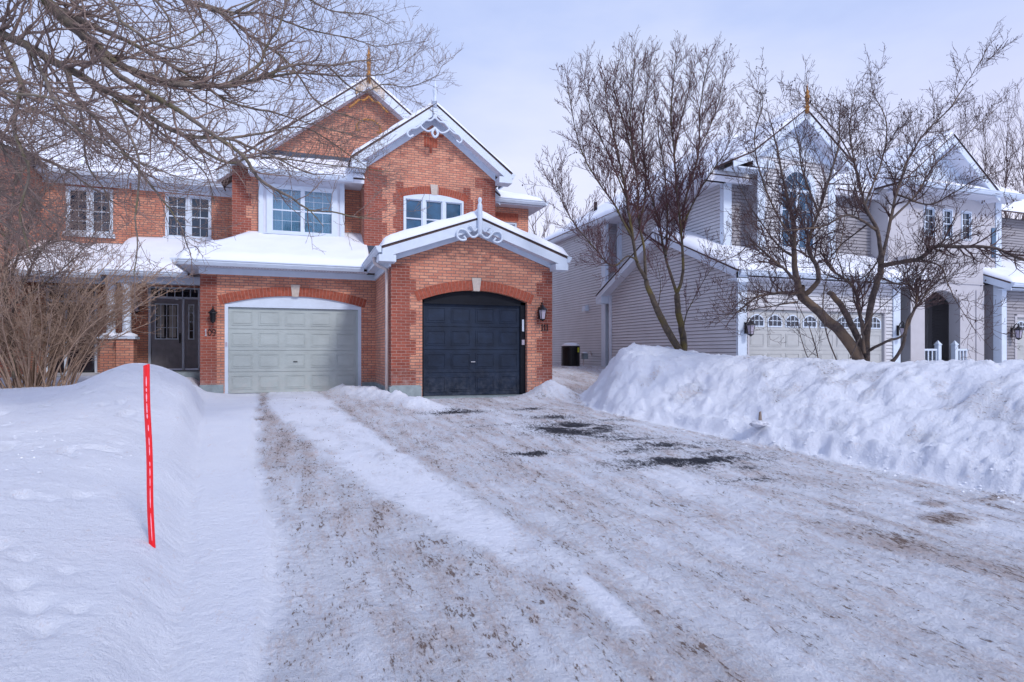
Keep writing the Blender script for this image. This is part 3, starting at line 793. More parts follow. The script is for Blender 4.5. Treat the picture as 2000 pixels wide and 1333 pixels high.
# ================================================================== brick house with the navy door (right half of the pair)
def house_navy():
    H = thing('brick_house', 'red brick house numbered 111 with arched navy garage door under its own small gable', 'house', (3.85, 13.2, 0), 'red brick houses in the row')
    XL, XR, Y, XC = 1.94, 5.76, 13.2, 3.85
    ox0, ox1 = 2.62, 5.12; zs, za = 2.20, 2.44
    ap = 3.76 - .012
    body = MB()
    out = [(XL, .0), (ox0, .0), (ox0, zs)] + arc(ox0, ox1, zs, za)[::-1] + [(ox1, 0), (XR, 0), (XR, 3.0), (XC, ap), (XL, 3.0)]
    body.wall(out, [], mp_y(Y), .25)
    body.wall([(Y + .0, 0), (18.2, 0), (18.2, 3.1), (Y, 3.02)], [], mp_xr(XR), .2)
    body.wall([(Y, .0), (16.1, .0), (16.1, 3.05), (Y, 3.02)], [], mp_x(XL), .2)
    # upper storey with the steep gable
    uy = 17.1; ux0, ux1 = 1.77, 5.60; uc = 3.69
    wz0, wz1 = 4.25, 5.46
    wx0, wx1 = on_plane(788, 400, uy).x, on_plane(905, 400, uy).x
    hole = [(wx0, wz0), (wx1, wz0)] + arc(wx0, wx1, wz1, wz1 + .13)
    body.wall([(ux0, 3.3), (ux1, 3.3), (ux1, 6.33), (uc, 7.80), (ux0, 6.33)], [hole], mp_y(uy), .12)
    body.wall([(uy, 3.3), (18.2, 3.3), (18.2, 6.3), (uy, 6.3)], [], mp_x(ux0), .1)
    body.wall([(uy, 3.0), (26, 3.0), (26, 6.3), (uy, 6.3)], [], mp_xr(ux1), .1)
    body.wall([(1.93, 3.3), (5.6, 3.3), (5.6, 6.05), (1.98, 8.78), (1.93, 8.78)], [], mp_y(18.2), .1)
    # wing to the right
    s0, s1 = on_plane(985, 440, 18.2).x, on_plane(1010, 440, 18.2).x
    body.wall([(5.6, 0), (7.1, 0), (7.1, 5.7), (5.6, 5.7)], [[(s0, 4.6), (s1, 4.6), (s1, 5.22), (s0, 5.22)]], mp_y(18.2), .1)
    body.wall([(18.2, 0), (27, 0), (27, 5.7), (18.2, 5.7)], [], mp_xr(7.1), .1)
    body.wall([(-.0, 0), (0.01, 0), (.01, .01)], [], lambda a, z, d: (1.95 + a, 27 - d, z), .01)
    body.build('wall', M['brick'], H)
    bk = MB(); bk.box(1.95, 7.05, 26.9, 27, 0, 6); bk.build('back_wall', M['brick'], H)
    # soldier course over the little window, dark cross in the gable
    sc = MB()
    k = 5.66
    while k < 6.72: sc.box(k, k + .066, 18.19, 18.21, 5.26, 5.5); k += .073
    sc.build('soldier_course', M['voussoir'], H)
    cr = MB()
    for (dx, z0, z1) in ((-.16, 6.95, 7.25), (-.08, 6.95, 7.25), (0, 6.78, 7.25), (.08, 6.95, 7.25), (.16, 6.95, 7.25)):
        cr.box(uc - .05 + dx - .033, uc - .05 + dx + .033, uy - .008, uy + .01, z0, z1)
    for i in range(4): cr.box(uc - .33 + i * .17, uc - .18 + i * .17, uy - .007, uy + .01, 7.28, 7.34)
    cr.build('brick_cross', M['voussoir'], H)
    quoin(H, XL, 1, Y, .30, 2.96, ph=0); quoin(H, XR, -1, Y, .02, 2.96, ph=1, nar=.26, wide=.40)
    quoin(H, ux0, 1, uy, 4.0, 6.22, ph=1, wide=.62, nar=.48, ret=.4); quoin(H, ux1, -1, uy, 3.9, 6.22, ph=0, wide=.62, nar=.40)
    q = MB(); z = 4.2; k = 0
    while z < 5.55:
        w = .30 if k % 2 else .22
        q.box(wx0 - w, wx0 - .003, uy - .004, uy + .05, z, z + .33); q.box(wx1 + .003, wx1 + w, uy - .004, uy + .05, z, z + .33); z += .3335; k += 1
    q.build('window_quoin', M['red_brick'], H)
    arch_ring(H, ox0, ox1, zs, za, .225, Y, n=34)
    arch_ring(H, wx0, wx1, wz1, wz1 + .13, .225, uy, n=30)
    # foundation
    f = MB(); f.prism([(1.90, 13.17, -.25), (2.60, 13.17, -.25), (2.60, 13.17, .26), (2.56, 13.17, .30), (1.96, 13.17, .30), (1.90, 13.17, .25)], (0, .5, 0))
    f.box(1.90, 1.95, 13.67, 16.1, -.25, .24)
    f.build('foundation', M['concrete'], H)
    a = MB(); a.xz([(2.62, -.12), (5.35, -.12), (5.35, .02), (2.62, .035)], 12.93, 13.55); a.build('door_slab', M['concrete'], H)
    # garage door in its black surround
    fr = MB(); yd = Y + .14
    fr.box(ox0, ox0 + .055, yd - .03, yd + .1, 0.035, 2.2); fr.box(ox1 - .13, ox1, yd - .03, yd + .1, .035, 2.2)
    panel_arc_plate(fr, ox0, ox1, zs, za - .002, 2.145, yd - .03, yd + .06)
    fr.box(ox0 + .055, ox1 - .13, yd - .05, yd - .03, 2.12, 2.165)
    fr.build('door_surround', M['door_black'], H)
    garage_door(H, ox0 + .055, ox1 - .13, .04, 2.14, yd + .02, 4, 4, 'door_dark', 'door_black', label='dark navy panelled garage door', hdl='silver')
    k = MB(); k.box(ox1 - .09, ox1 - .045, yd - .045, yd - .03, 1.52, 1.80); k.build('thermometer', M['white'], H)
    k = MB(); k.box(ox1 - .10, ox1 - .035, yd - .055, yd - .03, 1.20, 1.32); k.box(ox1 - .09, ox1 - .06, yd - .06, yd - .055, 1.22, 1.30); k.build('keypad', M['lampglass'], H)
    # roofs
    gable_roof(H, XC, 4.05, 2.15, .36, 12.85, 17.12, 13.2, fascia=.20, snow=.20, seed=3, wallhalf=1.93, frieze=.11, snow_y1=17.1)
    gable_roof(H, uc, 8.08, 2.30, .765, 16.7, 21, uy, fascia=.24, snow=.13, seed=8, wallhalf=1.91, frieze=.20, roofname='gable_roof')
    # boxed eave returns
    e = BX()
    e.box(1.63, 1.99, 12.84, 13.19, 2.955, 3.10); e.box(5.70, 6.02, 12.84, 13.19, 2.955, 3.10); e.box(1.925, 2.0, 13.19, 13.25, 2.955, 3.1); e.box(5.7, 5.775, 13.19, 13.25, 2.955, 3.1)
    e.box(1.38, 1.78, 16.69, uy + .0, 6.02, 6.20); e.box(5.60, 6.00, 16.69, uy, 6.02, 6.20)
    e.box(1.72, 1.935, 13.2, 15.7, 3.05, 3.09); e.box(1.69, 1.715, 12.88, 15.7, 3.05, 3.24); e.box(1.90, 1.945, 13.2, 16.0, 2.90, 3.05)
    e.build('eave_return', M['white'], H)
    gutter(H, (1.68, 12.84, 3.27), (1.68, 15.72, 3.27), (-1, 0, 0)); gutter(H, (6.0, 12.84, 3.27), (6.0, 18.1, 3.27), (1, 0, 0)); gutter(H, (5.99, 16.7, 6.3), (5.99, 18, 6.3), (1, 0, 0))
    # right wing roof
    r = MB(); roof_slab(r, [(5.4, 17.8, 5.85), (7.5, 17.8, 5.85), (4.5, 20.8, 7.11)], .05); roof_slab(r, [(7.5, 17.8, 5.85), (7.5, 27.3, 5.85), (4.5, 24.3, 7.11), (4.5, 20.8, 7.11)], .05)
    ro = r.build('wing_roof', M['shingle'], H)
    snow_sheet(ro, (5.4, 17.78, 5.86), (7.5, 17.78, 5.86), (4.5, 20.8, 7.12), (4.4, 20.8, 7.12), .10, (1, 0, 0, 0), seed=5); snow_sheet(ro, (7.52, 17.78, 5.86), (7.52, 27.3, 5.86), (4.5, 24.3, 7.12), (4.5, 20.8, 7.12), .10, (1, 0, 0, 0), seed=6)
    gutter(H, (5.6, 17.8, 5.86), (7.5, 17.8, 5.86), (0, -1, 0)); gutter(H, (7.5, 17.7, 5.86), (7.5, 27, 5.86), (1, 0, 0))
    k = MB(); k.box(5.6, 7.48, 17.82, 18.2, 5.69, 5.73); k.box(7.1, 7.48, 18.2, 27, 5.69, 5.73); k.build('soffit', M['soffit'], H)
    sash_window(H, s0, s1, 4.6, 5.22, 18.25, 1, fr=.06, grid=None, sill=False, label='small window beside the steep gable')
    # main roof behind, right pitch
    m = MB(); roof_slab(m, [(1.98, 17.8, 9.05), (6.0, 17.8, 5.94), (6.0, 26.4, 5.94), (1.98, 26.4, 9.05)], .05); mr = m.build('main_roof', M['shingle'], H)
    snow_sheet(mr, (6.02, 17.78, 5.94), (6.02, 26.4, 5.94), (1.98, 26.4, 9.06), (1.98, 17.78, 9.06), .15, (1, 0, 0, 1), seed=12)
    b = MB(); b.xz([(1.981, 9.0), (6.0, 5.89), (6.0, 5.63), (1.981, 8.72)], 17.8, 17.83); b.build('bargeboard', M['white'], H)
    b = MB(); b.xz([(1.981, 8.999), (2.42, 8.66), (2.42, 8.42), (1.981, 8.75)], 17.785, 17.799); b.build('weathered_fascia', M['lichen'], H)
    b = MB(); b.prism([(1.98, 17.83, 8.76), (6, 17.83, 5.66), (6, 18.2, 5.66), (1.98, 18.2, 8.76)], (0, 0, .02)); b.build('soffit', M['soffit'], H)
    # triple window, blue glass
    w = sash_window(H, wx0, wx1, wz0, wz1, uy, 3, fr=.055, mull=.10, grid=None, glass='glass_blue', sill=True, label='white triple window with blue glass under a flat brick arch')
    t = MB(); panel_arc_plate(t, wx0, wx1, wz1, wz1 + .128, wz1 - .002, uy - .02, uy + .05); t.build('arched_head', M['white'], w)
    # ornaments
    post = MB(); px = XC - .015; py = 12.80
    post.lathe((px, py, 3.62), [(.03, -.0), (.05, .03), (.055, .05), (.055, .66), (.048, .70), (.030, .73), (.042, .77), (.045, .81), (.03, .845), (.0, .86)], 14)
    fp = post.build('gable_post', M['white'], H)
    sc = MB(); K = .00108
    L = [(35, 0), (85, 50), (145, 72), (205, 45), (285, -45), (355, -75), (435, -65), (480, 5), (470, 95), (395, 145), (300, 128), (345, 60)]
    for mi in (-1, 1):
        scroll(sc, L, (px, 3.655), K, K, py, .026, mirror=mi)
        scroll(sc, [(60, -110), (110, -60), (150, -110), (190, -150), (230, -150)], (px, 3.655), K, K, py, .022, mirror=mi)
    sc.build('scroll_bracket', M['white'], fp)
    finial(H, uc - .02, 16.66, 8.05, .72, 'white')
    sc = MB()
    for mi in (-1, 1):
        scroll(sc, [(0, 0), (60, 60), (130, 70), (190, 130), (260, 190), (330, 210), (380, 270), (350, 320), (300, 290)], (uc - .02, 7.68), K * 1.9, K * 1.9, 16.66, .028, mirror=mi)
        scroll(sc, [(0, 150), (40, 230), (0, 290)], (uc - .02, 7.68), K * 1.9, K * 1.9, 16.66, .035, mirror=mi)
        scroll(sc, [(0, 150), (80, 210), (150, 195), (200, 140), (150, 90)], (uc - .02, 7.68), K * 1.9, K * 1.9, 16.66, .028, mirror=mi)
    sc.build('scroll_bracket', M['white'], H)
    p = MB(); p.box(uc - .07, uc + .03, 16.64, 16.69, 7.62, 8.02); p.build('gable_post', M['white'], H)
    # downspout on the inner side wall
    d = MB(); x = 1.87
    d.tube([(1.62, 13.62, 3.14), (1.63, 13.6, 3.02), (1.72, 13.5, 2.93), (1.86, 13.42, 2.86), (x, 13.40, 2.76), (x, 13.40, .18)], .038, 8)
    dn = d.build('downspout', M['pipe'], H)
    g = MB(); g.tube([(x, 13.4, .18), (x - .02, 13.32, .05)], .045, 8); g.build('spout_foot', M['concrete'], dn)
    fl = MB(); fl.box(ux0 - .006, 2.5, uy - .012, uy, 3.7, 4.0); fl.box(ux0 - .012, ux0, uy, 18.2, 3.7, 4.02); fl.build('flashing', M['flash'], H)
    text_mesh(H, '111', .155, 5.475, Y - .004, 1.54, ['black'] * 3)
    lantern('wall_lantern', 'black lantern with frosted glass beside the navy garage door', 5.44, Y - .004, 1.98, s=1.15)

# ================================================================== middle brick house
def house_sage():
    H = thing('brick_house', 'red brick house numbered 109 with pale grey-green garage door and white bay window above', 'house', (-.1, 16.1, 0), 'red brick houses in the row')
    XL, XR, Y = -2.19, 1.94, 16.1
    ox0, ox1 = -1.66, 1.585; zs, za = 2.21, 2.44
    b = MB()
    b.wall([(XL, 0), (ox0, 0), (ox0, zs)] + arc(ox0, ox1, zs, za)[::-1] + [(ox1, 0), (XR, 0), (XR, 3.06), (XL, 3.06)], [], mp_y(Y), .2)
    b.wall([(Y, 0), (20, 0), (20, 3.06), (Y, 3.06)], [], mp_x(XL), .2)
    # upper front: pier at the left, bay, recess
    bx0, bx1 = -.98, 1.27; by = 17.6
    b.wall([(-1.64, 3.3), (1.93, 3.3), (1.93, 8.74), (1.98, 8.74), (1.93, 8.74), (-1.64, 5.98)], [], mp_y(18.2), .1)
    b.box(-1.64, -.99, 17.72, 18.2, 3.3, 6.05)
    b.wall([(18.2, 3.0), (20, 3.0), (20, 6.0), (18.2, 6.0)], [], mp_x(-1.64), .1)
    # recessed wing with entrance
    wx0, wx1 = -3.64, -2.42; dx0, dx1 = -4.07, -2.72
    b.wall([(-4.5, .3), (dx0, .3), (dx0, 2.94), (dx1, 2.94), (dx1, .3), (-1.64, .3), (-1.64, 6.0), (-4.5, 6.0)], [[(wx0, 4.39), (wx1, 4.39), (wx1, 5.69), (wx0, 5.69)]], mp_y(20), .1)
    b.build('wall', M['brick'], H)
    bk = MB(); bk.box(-4.45, 1.9, 26.9, 27, 0, 6); bk.build('back_wall', M['brick'], H)
    q = MB(); q.box(-1.644, -1.30, 17.716, 17.9, 4.0, 6.052)
    z = 4.0; k = 0
    while z < 5.9:
        if k % 2: q.box(-1.3, -1.17, 17.716, 17.8, z, z + .333)
        z += .333; k += 1
    q.box(wx0 - .0, wx1 + .0, 19.995, 20.03, 5.72, 5.93); q.build('quoin', M['red_brick'], H)
    quoin(H, XL, 1, Y, .22, 2.90, ph=0, wide=.36, nar=.36); 
    arch_ring(H, ox0, ox1, zs, za, .225, Y, n=42, ext=.09)
    f = MB(); f.box(XL - .012, -1.68, Y - .012, Y + .3, -.2, .24); f.box(1.60, 1.94, Y - .012, Y + .2, -.2, .24); f.build('foundation', M['concrete'], H)
    fr = MB(); yd = Y + .05
    fr.box(ox0, ox0 + .075, yd - .03, yd + .08, 0, zs); fr.box(ox1 - .075, ox1, yd - .03, yd + .08, 0, zs)
    fr.box(ox0 + .075, ox1 - .075, yd - .03, yd + .08, 2.135, 2.20); 
    panel_arc_plate(fr, ox0, ox1, zs, za - .002, 2.2, yd - .012, yd + .06)
    fr.build('door_surround', M['white'], H)
    garage_door(H, ox0 + .075, ox1 - .075, .015, 2.135, yd + .03, 4, 5, 'door_grey', 'white', label='pale grey-green panelled garage door')
    k = MB(); k.box(ox0 + .02, ox0 + .06, yd - .05, yd - .03, 1.17, 1.27); k.build('keypad', M['lampglass'], H)
    # frieze, soffit, gutter, roof of the garage
    e = MB(); e.box(XL - .01, XR, Y - .03, Y - .002, 2.915, 3.06); e.box(XL - .03, XL - .01, Y - .03, 20, 2.915, 3.06); e.build('frieze_board', M['white'], H)
    e = MB(); e.box(-2.6, 1.72, 15.67, Y, 3.062, 3.085); e.box(-2.6, XL, Y, 20, 3.062, 3.085)
    e.build('soffit', M['soffit'], H)
    e = MB()
    for i in range(60): e.box(-2.5 + i * .07, -2.475 + i * .07, 15.80, 15.82, 3.058, 3.061)
    e.build('soffit_vent', M['flash'], H)
    sl = .44; z0 = 3.20
    zz = lambda y: z0 + sl * (y - 15.65)
    r = MB(); roof_slab(r, [(-2.62, 15.65, z0), (1.72, 15.65, z0), (1.9, 15.65, z0), (1.9, 18.2, zz(18.2)), (-1.64, 18.2, zz(18.2)), (-1.64, 16.63, zz(16.63))], .05)
    roof_slab(r, [(-2.62, 15.65, z0), (-1.64, 16.63, zz(16.63)), (-1.64, 20, zz(16.63)), (-2.62, 20, z0)], .05)
    ro = r.build('garage_roof', M['shingle'], H)
    snow_sheet(ro, (-2.62, 15.62, z0), (1.75, 15.62, z0), (1.9, 18.2, zz(18.2)), (-.9, 18.2, zz(18.2)), .13, (1, 0, 0, 0), seed=21, r=.22, amp=.05, drift=.08)
    snow_sheet(ro, (-2.62, 20, z0), (-2.62, 15.62, z0), (-.9, 18.2, zz(18.2)), (-1.4, 20, zz(16.9)), .13, (1, 0, 0, 0), seed=22, r=.22, amp=.05, drift=.08)
    gutter(H, (-2.62, 15.65, z0 - .01), (1.60, 15.65, z0 - .01), (0, -1, 0)); gutter(H, (-2.62, 15.56, z0 - .01), (-2.62, 19.9, z0 - .01), (-1, 0, 0))
    # bay window box
    bay = MB()
    bay.box(bx0, bx0 + .12, by, by + .12, 3.6, 5.80); bay.box(bx1 - .12, bx1, by, by + .12, 3.6, 5.80)
    bay.box(bx0, bx0 + .02, by + .12, 18.2, 3.6, 5.8); bay.box(bx1 - .02, bx1, by + .12, 18.2, 3.6, 5.8)
    bay.box(bx0 + .12, bx1 - .12, by + .01, by + .12, 4.10, 4.26); bay.box(bx0 + .12, bx1 - .12, by - .02, by + .1, 4.26, 4.29)
    B = bay.build('bay', M['white'], H)
    pn = MB(); pn.box(bx0 + .12, bx1 - .12, by + .04, by + .14, 5.62, 5.80)
    pn.box(bx0 + .12, -.78, by + .04, by + .14, 4.26, 5.62); pn.box(1.08, bx1 - .12, by + .04, by + .14, 4.26, 5.62); pn.box(bx0 + .1, bx1 - .1, by + .05, by + .14, 3.6, 4.1)
    pn.build('panel', M['soffit'], B)
    wxa, wxb = -.78, 1.08; wa, wb = 4.29, 5.62
    w = MB(); y0 = by - .015; y1 = by + .12
    w.box(wxa, wxa + .16, y0, y1, wa, wb); w.box(wxb - .16, wxb, y0, y1, wa, wb); w.box(wxa + .16, wxb - .16, y0, y1, wb - .12, wb); w.box(wxa + .16, wxb - .16, y0, y1, wa, wa + .07)
    w.box(.15 - .055, .15 + .055, y0 + .005, y1, wa + .07, wb - .12)
    W = w.build('window', M['white'], B, label='white twin window with pale sheer curtains')
    for a, c in ((wxa + .16, .095), (.205, wxb - .16)):
        g = MB(); g.box(a, c, by + .05, by + .054, wa + .07, wb - .12); g.build('pane', M['glass_curt'], W)
        s = MB(); za_, zb_ = wa + .07, wb - .12; mid = (za_ + zb_) / 2
        s.box(a, c, by + .02, by + .045, mid - .018, mid + .018)
        for k in (1, 2): s.box(a + (c - a) * k / 3 - .004, a + (c - a) * k / 3 + .004, by + .03, by + .04, za_, zb_)
        for zq in (za_ + (mid - za_) * .5, mid + (zb_ - mid) * .5): s.box(a, c, by + .03, by + .04, zq - .004, zq + .004)
        s.build('sash', M['white'], W)
        cu = MB(); n = 60; vs = []
        for i in range(n + 1):
            x = a + (c - a) * i / n; yy = by + .16 + .02 * math.sin(i * 1.1) + .008 * math.sin(i * 2.7 + 1)
            vs += [(x, yy, za_), (x, yy, zb_ - (.03 if a < 0 else .05))]
        cu.add(vs, [(2 * i, 2 * i + 2, 2 * i + 3, 2 * i + 1) for i in range(n)], True); cu.build('curtain', M['curtain'], W)
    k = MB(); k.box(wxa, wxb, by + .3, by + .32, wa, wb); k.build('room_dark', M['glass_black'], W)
    # bay roof
    r = MB(); roof_slab(r, [(-1.25, 17.1, 5.87), (1.78, 17.1, 5.87), (1.78, 18.2, 6.50), (-1.64, 18.2, 6.50), (-1.64, 17.5, 6.10)], .05); R = r.build('bay_roof', M['shingle'], H)
    snow_sheet(R, (-1.25, 17.08, 5.87), (1.78, 17.08, 5.87), (1.78, 18.2, 6.50), (-1.64, 18.2, 6.50), .12, (1, 0, 0, 0), seed=31)
    gutter(H, (-1.2, 17.1, 5.87), (1.46, 17.1, 5.87), (0, -1, 0))
    k = MB(); k.box(-1.2, 1.77, 17.12, 18.2, 5.80, 5.82); k.box(-1.2, 1.77, 17.1, 17.12, 5.72, 5.84); k.build('soffit', M['soffit'], H)
    k = MB(); k.box(-1.0, 1.95, 18.17, 18.2, 6.5, 6.72); k.box(1.30, 1.77, 18.17, 18.2, 3.9, 4.45); k.box(-1.66, -.98, 17.70, 17.72, 3.9, 4.08); k.build('flashing', M['flash'], H)
    # main roof, left pitch, with the tall gable
    m = MB(); roof_slab(m, [(-2.04, 17.8, 5.93), (1.979, 17.8, 9.05), (1.979, 26.4, 9.05), (-2.04, 26.4, 5.93)], .05); mr = m.build('main_roof', M['shingle'], H)
    snow_sheet(mr, (-2.06, 26.4, 5.93), (-2.06, 17.78, 5.93), (1.98, 17.78, 9.06), (1.98, 26.4, 9.06), .15, (1, 1, 0, 0), seed=13)
    b = MB(); b.xz([(-2.04, 5.88), (1.979, 9.0), (1.979, 8.72), (-2.04, 5.62)], 17.8, 17.83); b.build('bargeboard', M['white'], H)
    b = MB(); b.xz([(1.60, 8.705), (1.979, 8.999), (1.979, 8.75), (1.60, 8.46)], 17.785, 17.799); b.build('weathered_fascia', M['lichen'], H)
    b = MB(); b.prism([(-2.04, 17.83, 5.65), (1.98, 17.83, 8.76), (1.98, 18.2, 8.76), (-2.04, 18.2, 5.65)], (0, 0, .02)); b.build('soffit', M['soffit'], H)
    finial(H, 1.96, 17.76, 9.0, .95, 'wood')
    sc = MB(); K = .0021
    for mi in (-1, 1):
        scroll(sc, [(0, 0), (60, 60), (130, 70), (190, 130), (260, 190)], (1.96, 8.45), K, K, 17.76, .028, mirror=mi)
        scroll(sc, [(0, 180), (70, 190), (150, 260), (160, 340), (110, 340)], (1.96, 8.15), K, K, 17.76, .028, mirror=mi)
    sc.build('scroll_bracket', M['wood'], H)
    # wing roof
    r = MB(); roof_slab(r, [(-4.5, 19.6, 6.08), (-1.66, 19.6, 6.08), (-1.66, 24.6, 8.2), (-4.5, 24.6, 8.2)], .05); R = r.build('wing_roof', M['shingle'], H)
    snow_sheet(R, (-4.5, 19.58, 6.08), (-1.66, 19.58, 6.08), (-1.66, 24.6, 8.2), (-4.5, 24.6, 8.2), .14, (1, 0, 1, 0), seed=33)
    gutter(H, (-4.5, 19.6, 6.06), (-1.7, 19.6, 6.06), (0, -1, 0))
    k = MB(); k.box(-4.5, -1.66, 19.62, 20, 5.90, 5.92); k.box(-4.5, -1.66, 19.96, 19.99, 5.72, 5.90); k.build('soffit', M['white'], H)
    sash_window(H, wx0, wx1, 4.39, 5.69, 20, 2, fr=.06, mull=.12, grid=(2, 2), label='white twin sash window above the entrance porch')
    # porch
    s = MB(); s.box(-4.6, -2.2, 17.55, 20, -.1, .5); s.box(-3.9, -2.6, 17.2, 17.55, -.1, .3); s.build('porch_floor', M['concrete'], H)
    s = MB(); s.box(-4.5, -2.19, 17.66, 17.86, 2.80, 3.0); s.build('porch_beam', M['white'], H)
    r = MB(); roof_slab(r, [(-4.63, 17.45, 3.09), (-2.5, 17.45, 3.09), (-1.7, 17.45, 3.09), (-1.7, 20, 4.22), (-4.5, 20, 4.22), (-4.63, 19.9, 4.2)], .05); R = r.build('porch_roof', M['shingle'], H)
    snow_sheet(R, (-4.65, 17.43, 3.09), (-1.7, 17.43, 3.09), (-1.7, 20, 4.22), (-4.65, 20, 4.22), .16, (1, 0, 0, 1), seed=35)
    k = MB(); k.box(-4.6, -2.6, 17.47, 20, 3.0, 3.02); k.build('soffit', M['soffit'], H)
    gutter(H, (-4.63, 17.45, 3.08), (-2.66, 17.45, 3.08), (0, -1, 0))
    cx = -4.10; cy = 17.76
    column(H, cx, cy)
    # front door with transom and sidelight
    y = 20.02
    fr = MB()
    for a, c in ((dx0, dx0 + .06), (dx1 - .06, dx1), (-3.20, -3.14)): fr.box(a, c, y - .04, y + .08, .5, 2.62)
    fr.box(dx0, dx0 + .06, y - .04, y + .08, 2.62, 2.94); fr.box(dx1 - .06, dx1, y - .04, y + .08, 2.62, 2.94)
    fr.box(dx0 + .06, dx1 - .06, y - .04, y + .08, 2.60, 2.66); fr.box(dx0 + .06, dx1 - .06, y - .04, y + .08, 2.89, 2.94)
    for i in range(1, 6): xx = dx0 + .06 + (dx1 - dx0 - .12) * i / 6; fr.box(xx - .012, xx + .012, y - .02, y + .03, 2.66, 2.89)
    fr.build('door_frame', M['white'], H)
    g = MB(); g.box(dx0 + .06, dx1 - .06, y + .03, y + .04, 2.66, 2.89); g.build('transom_pane', M['glass_black'], H)
    entry_leaf(H, dx0 + .07, -3.21, .54, 2.59, y, cols=4, rows=3, name='front_door', handle=True)
    entry_leaf(H, -3.13, dx1 - .07, .54, 2.59, y, cols=1, rows=4, name='sidelight', handle=False)
    text_mesh(H, '109', .165, -2.09, Y - .004, 1.42, ['silver', 'black', 'black'])
    lantern('wall_lantern', 'black lantern above the number 109 beside the pale garage door', -1.90, Y - .004, 1.93, s=1.05, glass='black')
    lantern('wall_lantern', 'black lantern on the porch wall between the white column and the grey front door', -4.33, 19.996, 2.35, s=1.05)

def column(H, cx, cy, top=2.80):
    p = MB(); p.box(cx - .19, cx + .19, cy - .19, cy + .19, .3, 1.36); pi = p.build('pillar', M['brick'], H)
    p = MB(); p.box(cx - .24, cx + .24, cy - .24, cy + .24, 1.36, 1.42); p.build('cap', M['white'], pi)
    s = MB(); s.lathe((cx, cy, 1.42), [(.26, 0), (.24, .05), (.16, .09), (.09, .11)], 14); s.build('snow_cap', M['roof_snow'], pi)
    c = MB(); c.lathe((cx, cy, 1.42), [(.13, 0), (.13, .08), (.115, .10), (.10, .12), (.098, top - 1.42 - .16), (.12, top - 1.42 - .12), (.13, top - 1.42 - .06), (.13, top - 1.42)], 20); c.build('column', M['white'], H)

def entry_leaf(H, a, b, z0, z1, y, cols, rows, name, handle):
    d = MB(); d.box(a, b, y, y + .045, z0, z1)
    if cols > 1:
        for p, q in ((a + .10, (a + b) / 2 - .04), ((a + b) / 2 + .04, b - .10)):
            for u, v in ((z0 + .15, z0 + .62),):
                d.box(p, q, y - .008, y, u, u + .02); d.box(p, q, y - .008, y, v - .02, v); d.box(p, p + .02, y - .008, y, u + .02, v - .02); d.box(q - .02, q, y - .008, y, u + .02, v - .02); d.xz([(p + .05, u + .05), (q - .05, u + .05), (q - .05, v - .05), (p + .05, v - .05)], y - .006, y)
    D = d.build(name, M['entry'], H)
    u, v = z0 + .86, z1 - .14; p, q = a + .09, b - .09
    f = MB(); t = .03
    f.box(p, p + t, y - .02, y, u, v); f.box(q - t, q, y - .02, y, u, v); f.box(p + t, q - t, y - .02, y, u, u + t); f.box(p + t, q - t, y - .02, y, v - t, v)
    for i in range(1, cols): xx = p + (q - p) * i / cols; f.box(xx - .008, xx + .008, y - .012, y - .002, u + t, v - t)
    for i in range(1, rows): zz = u + (v - u) * i / rows; f.box(p + t, q - t, y - .012, y - .002, zz - .008, zz + .008)
    f.build('glazing_frame', M['white'], D)
    g = MB(); g.box(p + t, q - t, y - .0015, y + .0, u + t, v - t); g.build('pane', M['glass_black'], D)
    if cols > 1:
        for (k0, k1) in ((.06, .38), (.62, .94)):
            cu = MB(); n = 24; vs = []
            for i in range(n + 1):
                x = p + t + (q - p - 2 * t) * (k0 + (k1 - k0) * i / n); yy = y - .0055 + .0025 * math.sin(i * 1.5); vs += [(x, yy, u + .06), (x, yy, v - .05)]
            cu.add(vs, [(2 * i, 2 * i + 2, 2 * i + 3, 2 * i + 1) for i in range(n)], True); cu.build('curtain', M['curtain2'], D)
    if handle:
        h = MB(); h.box(b - .07, b - .03, y - .02, y, z0 + .75, z0 + 1.05); h.tube([(b - .05, y - .02, z0 + .8), (b - .05, y - .06, z0 + .83), (b - .05, y - .06, z0 + .98), (b - .05, y - .02, z0 + 1.0)], .012, 6); h.build('handle', M['black'], D)
M['curtain2'] = paint('door_curtain', (.34, .33, .31), .9, .2)

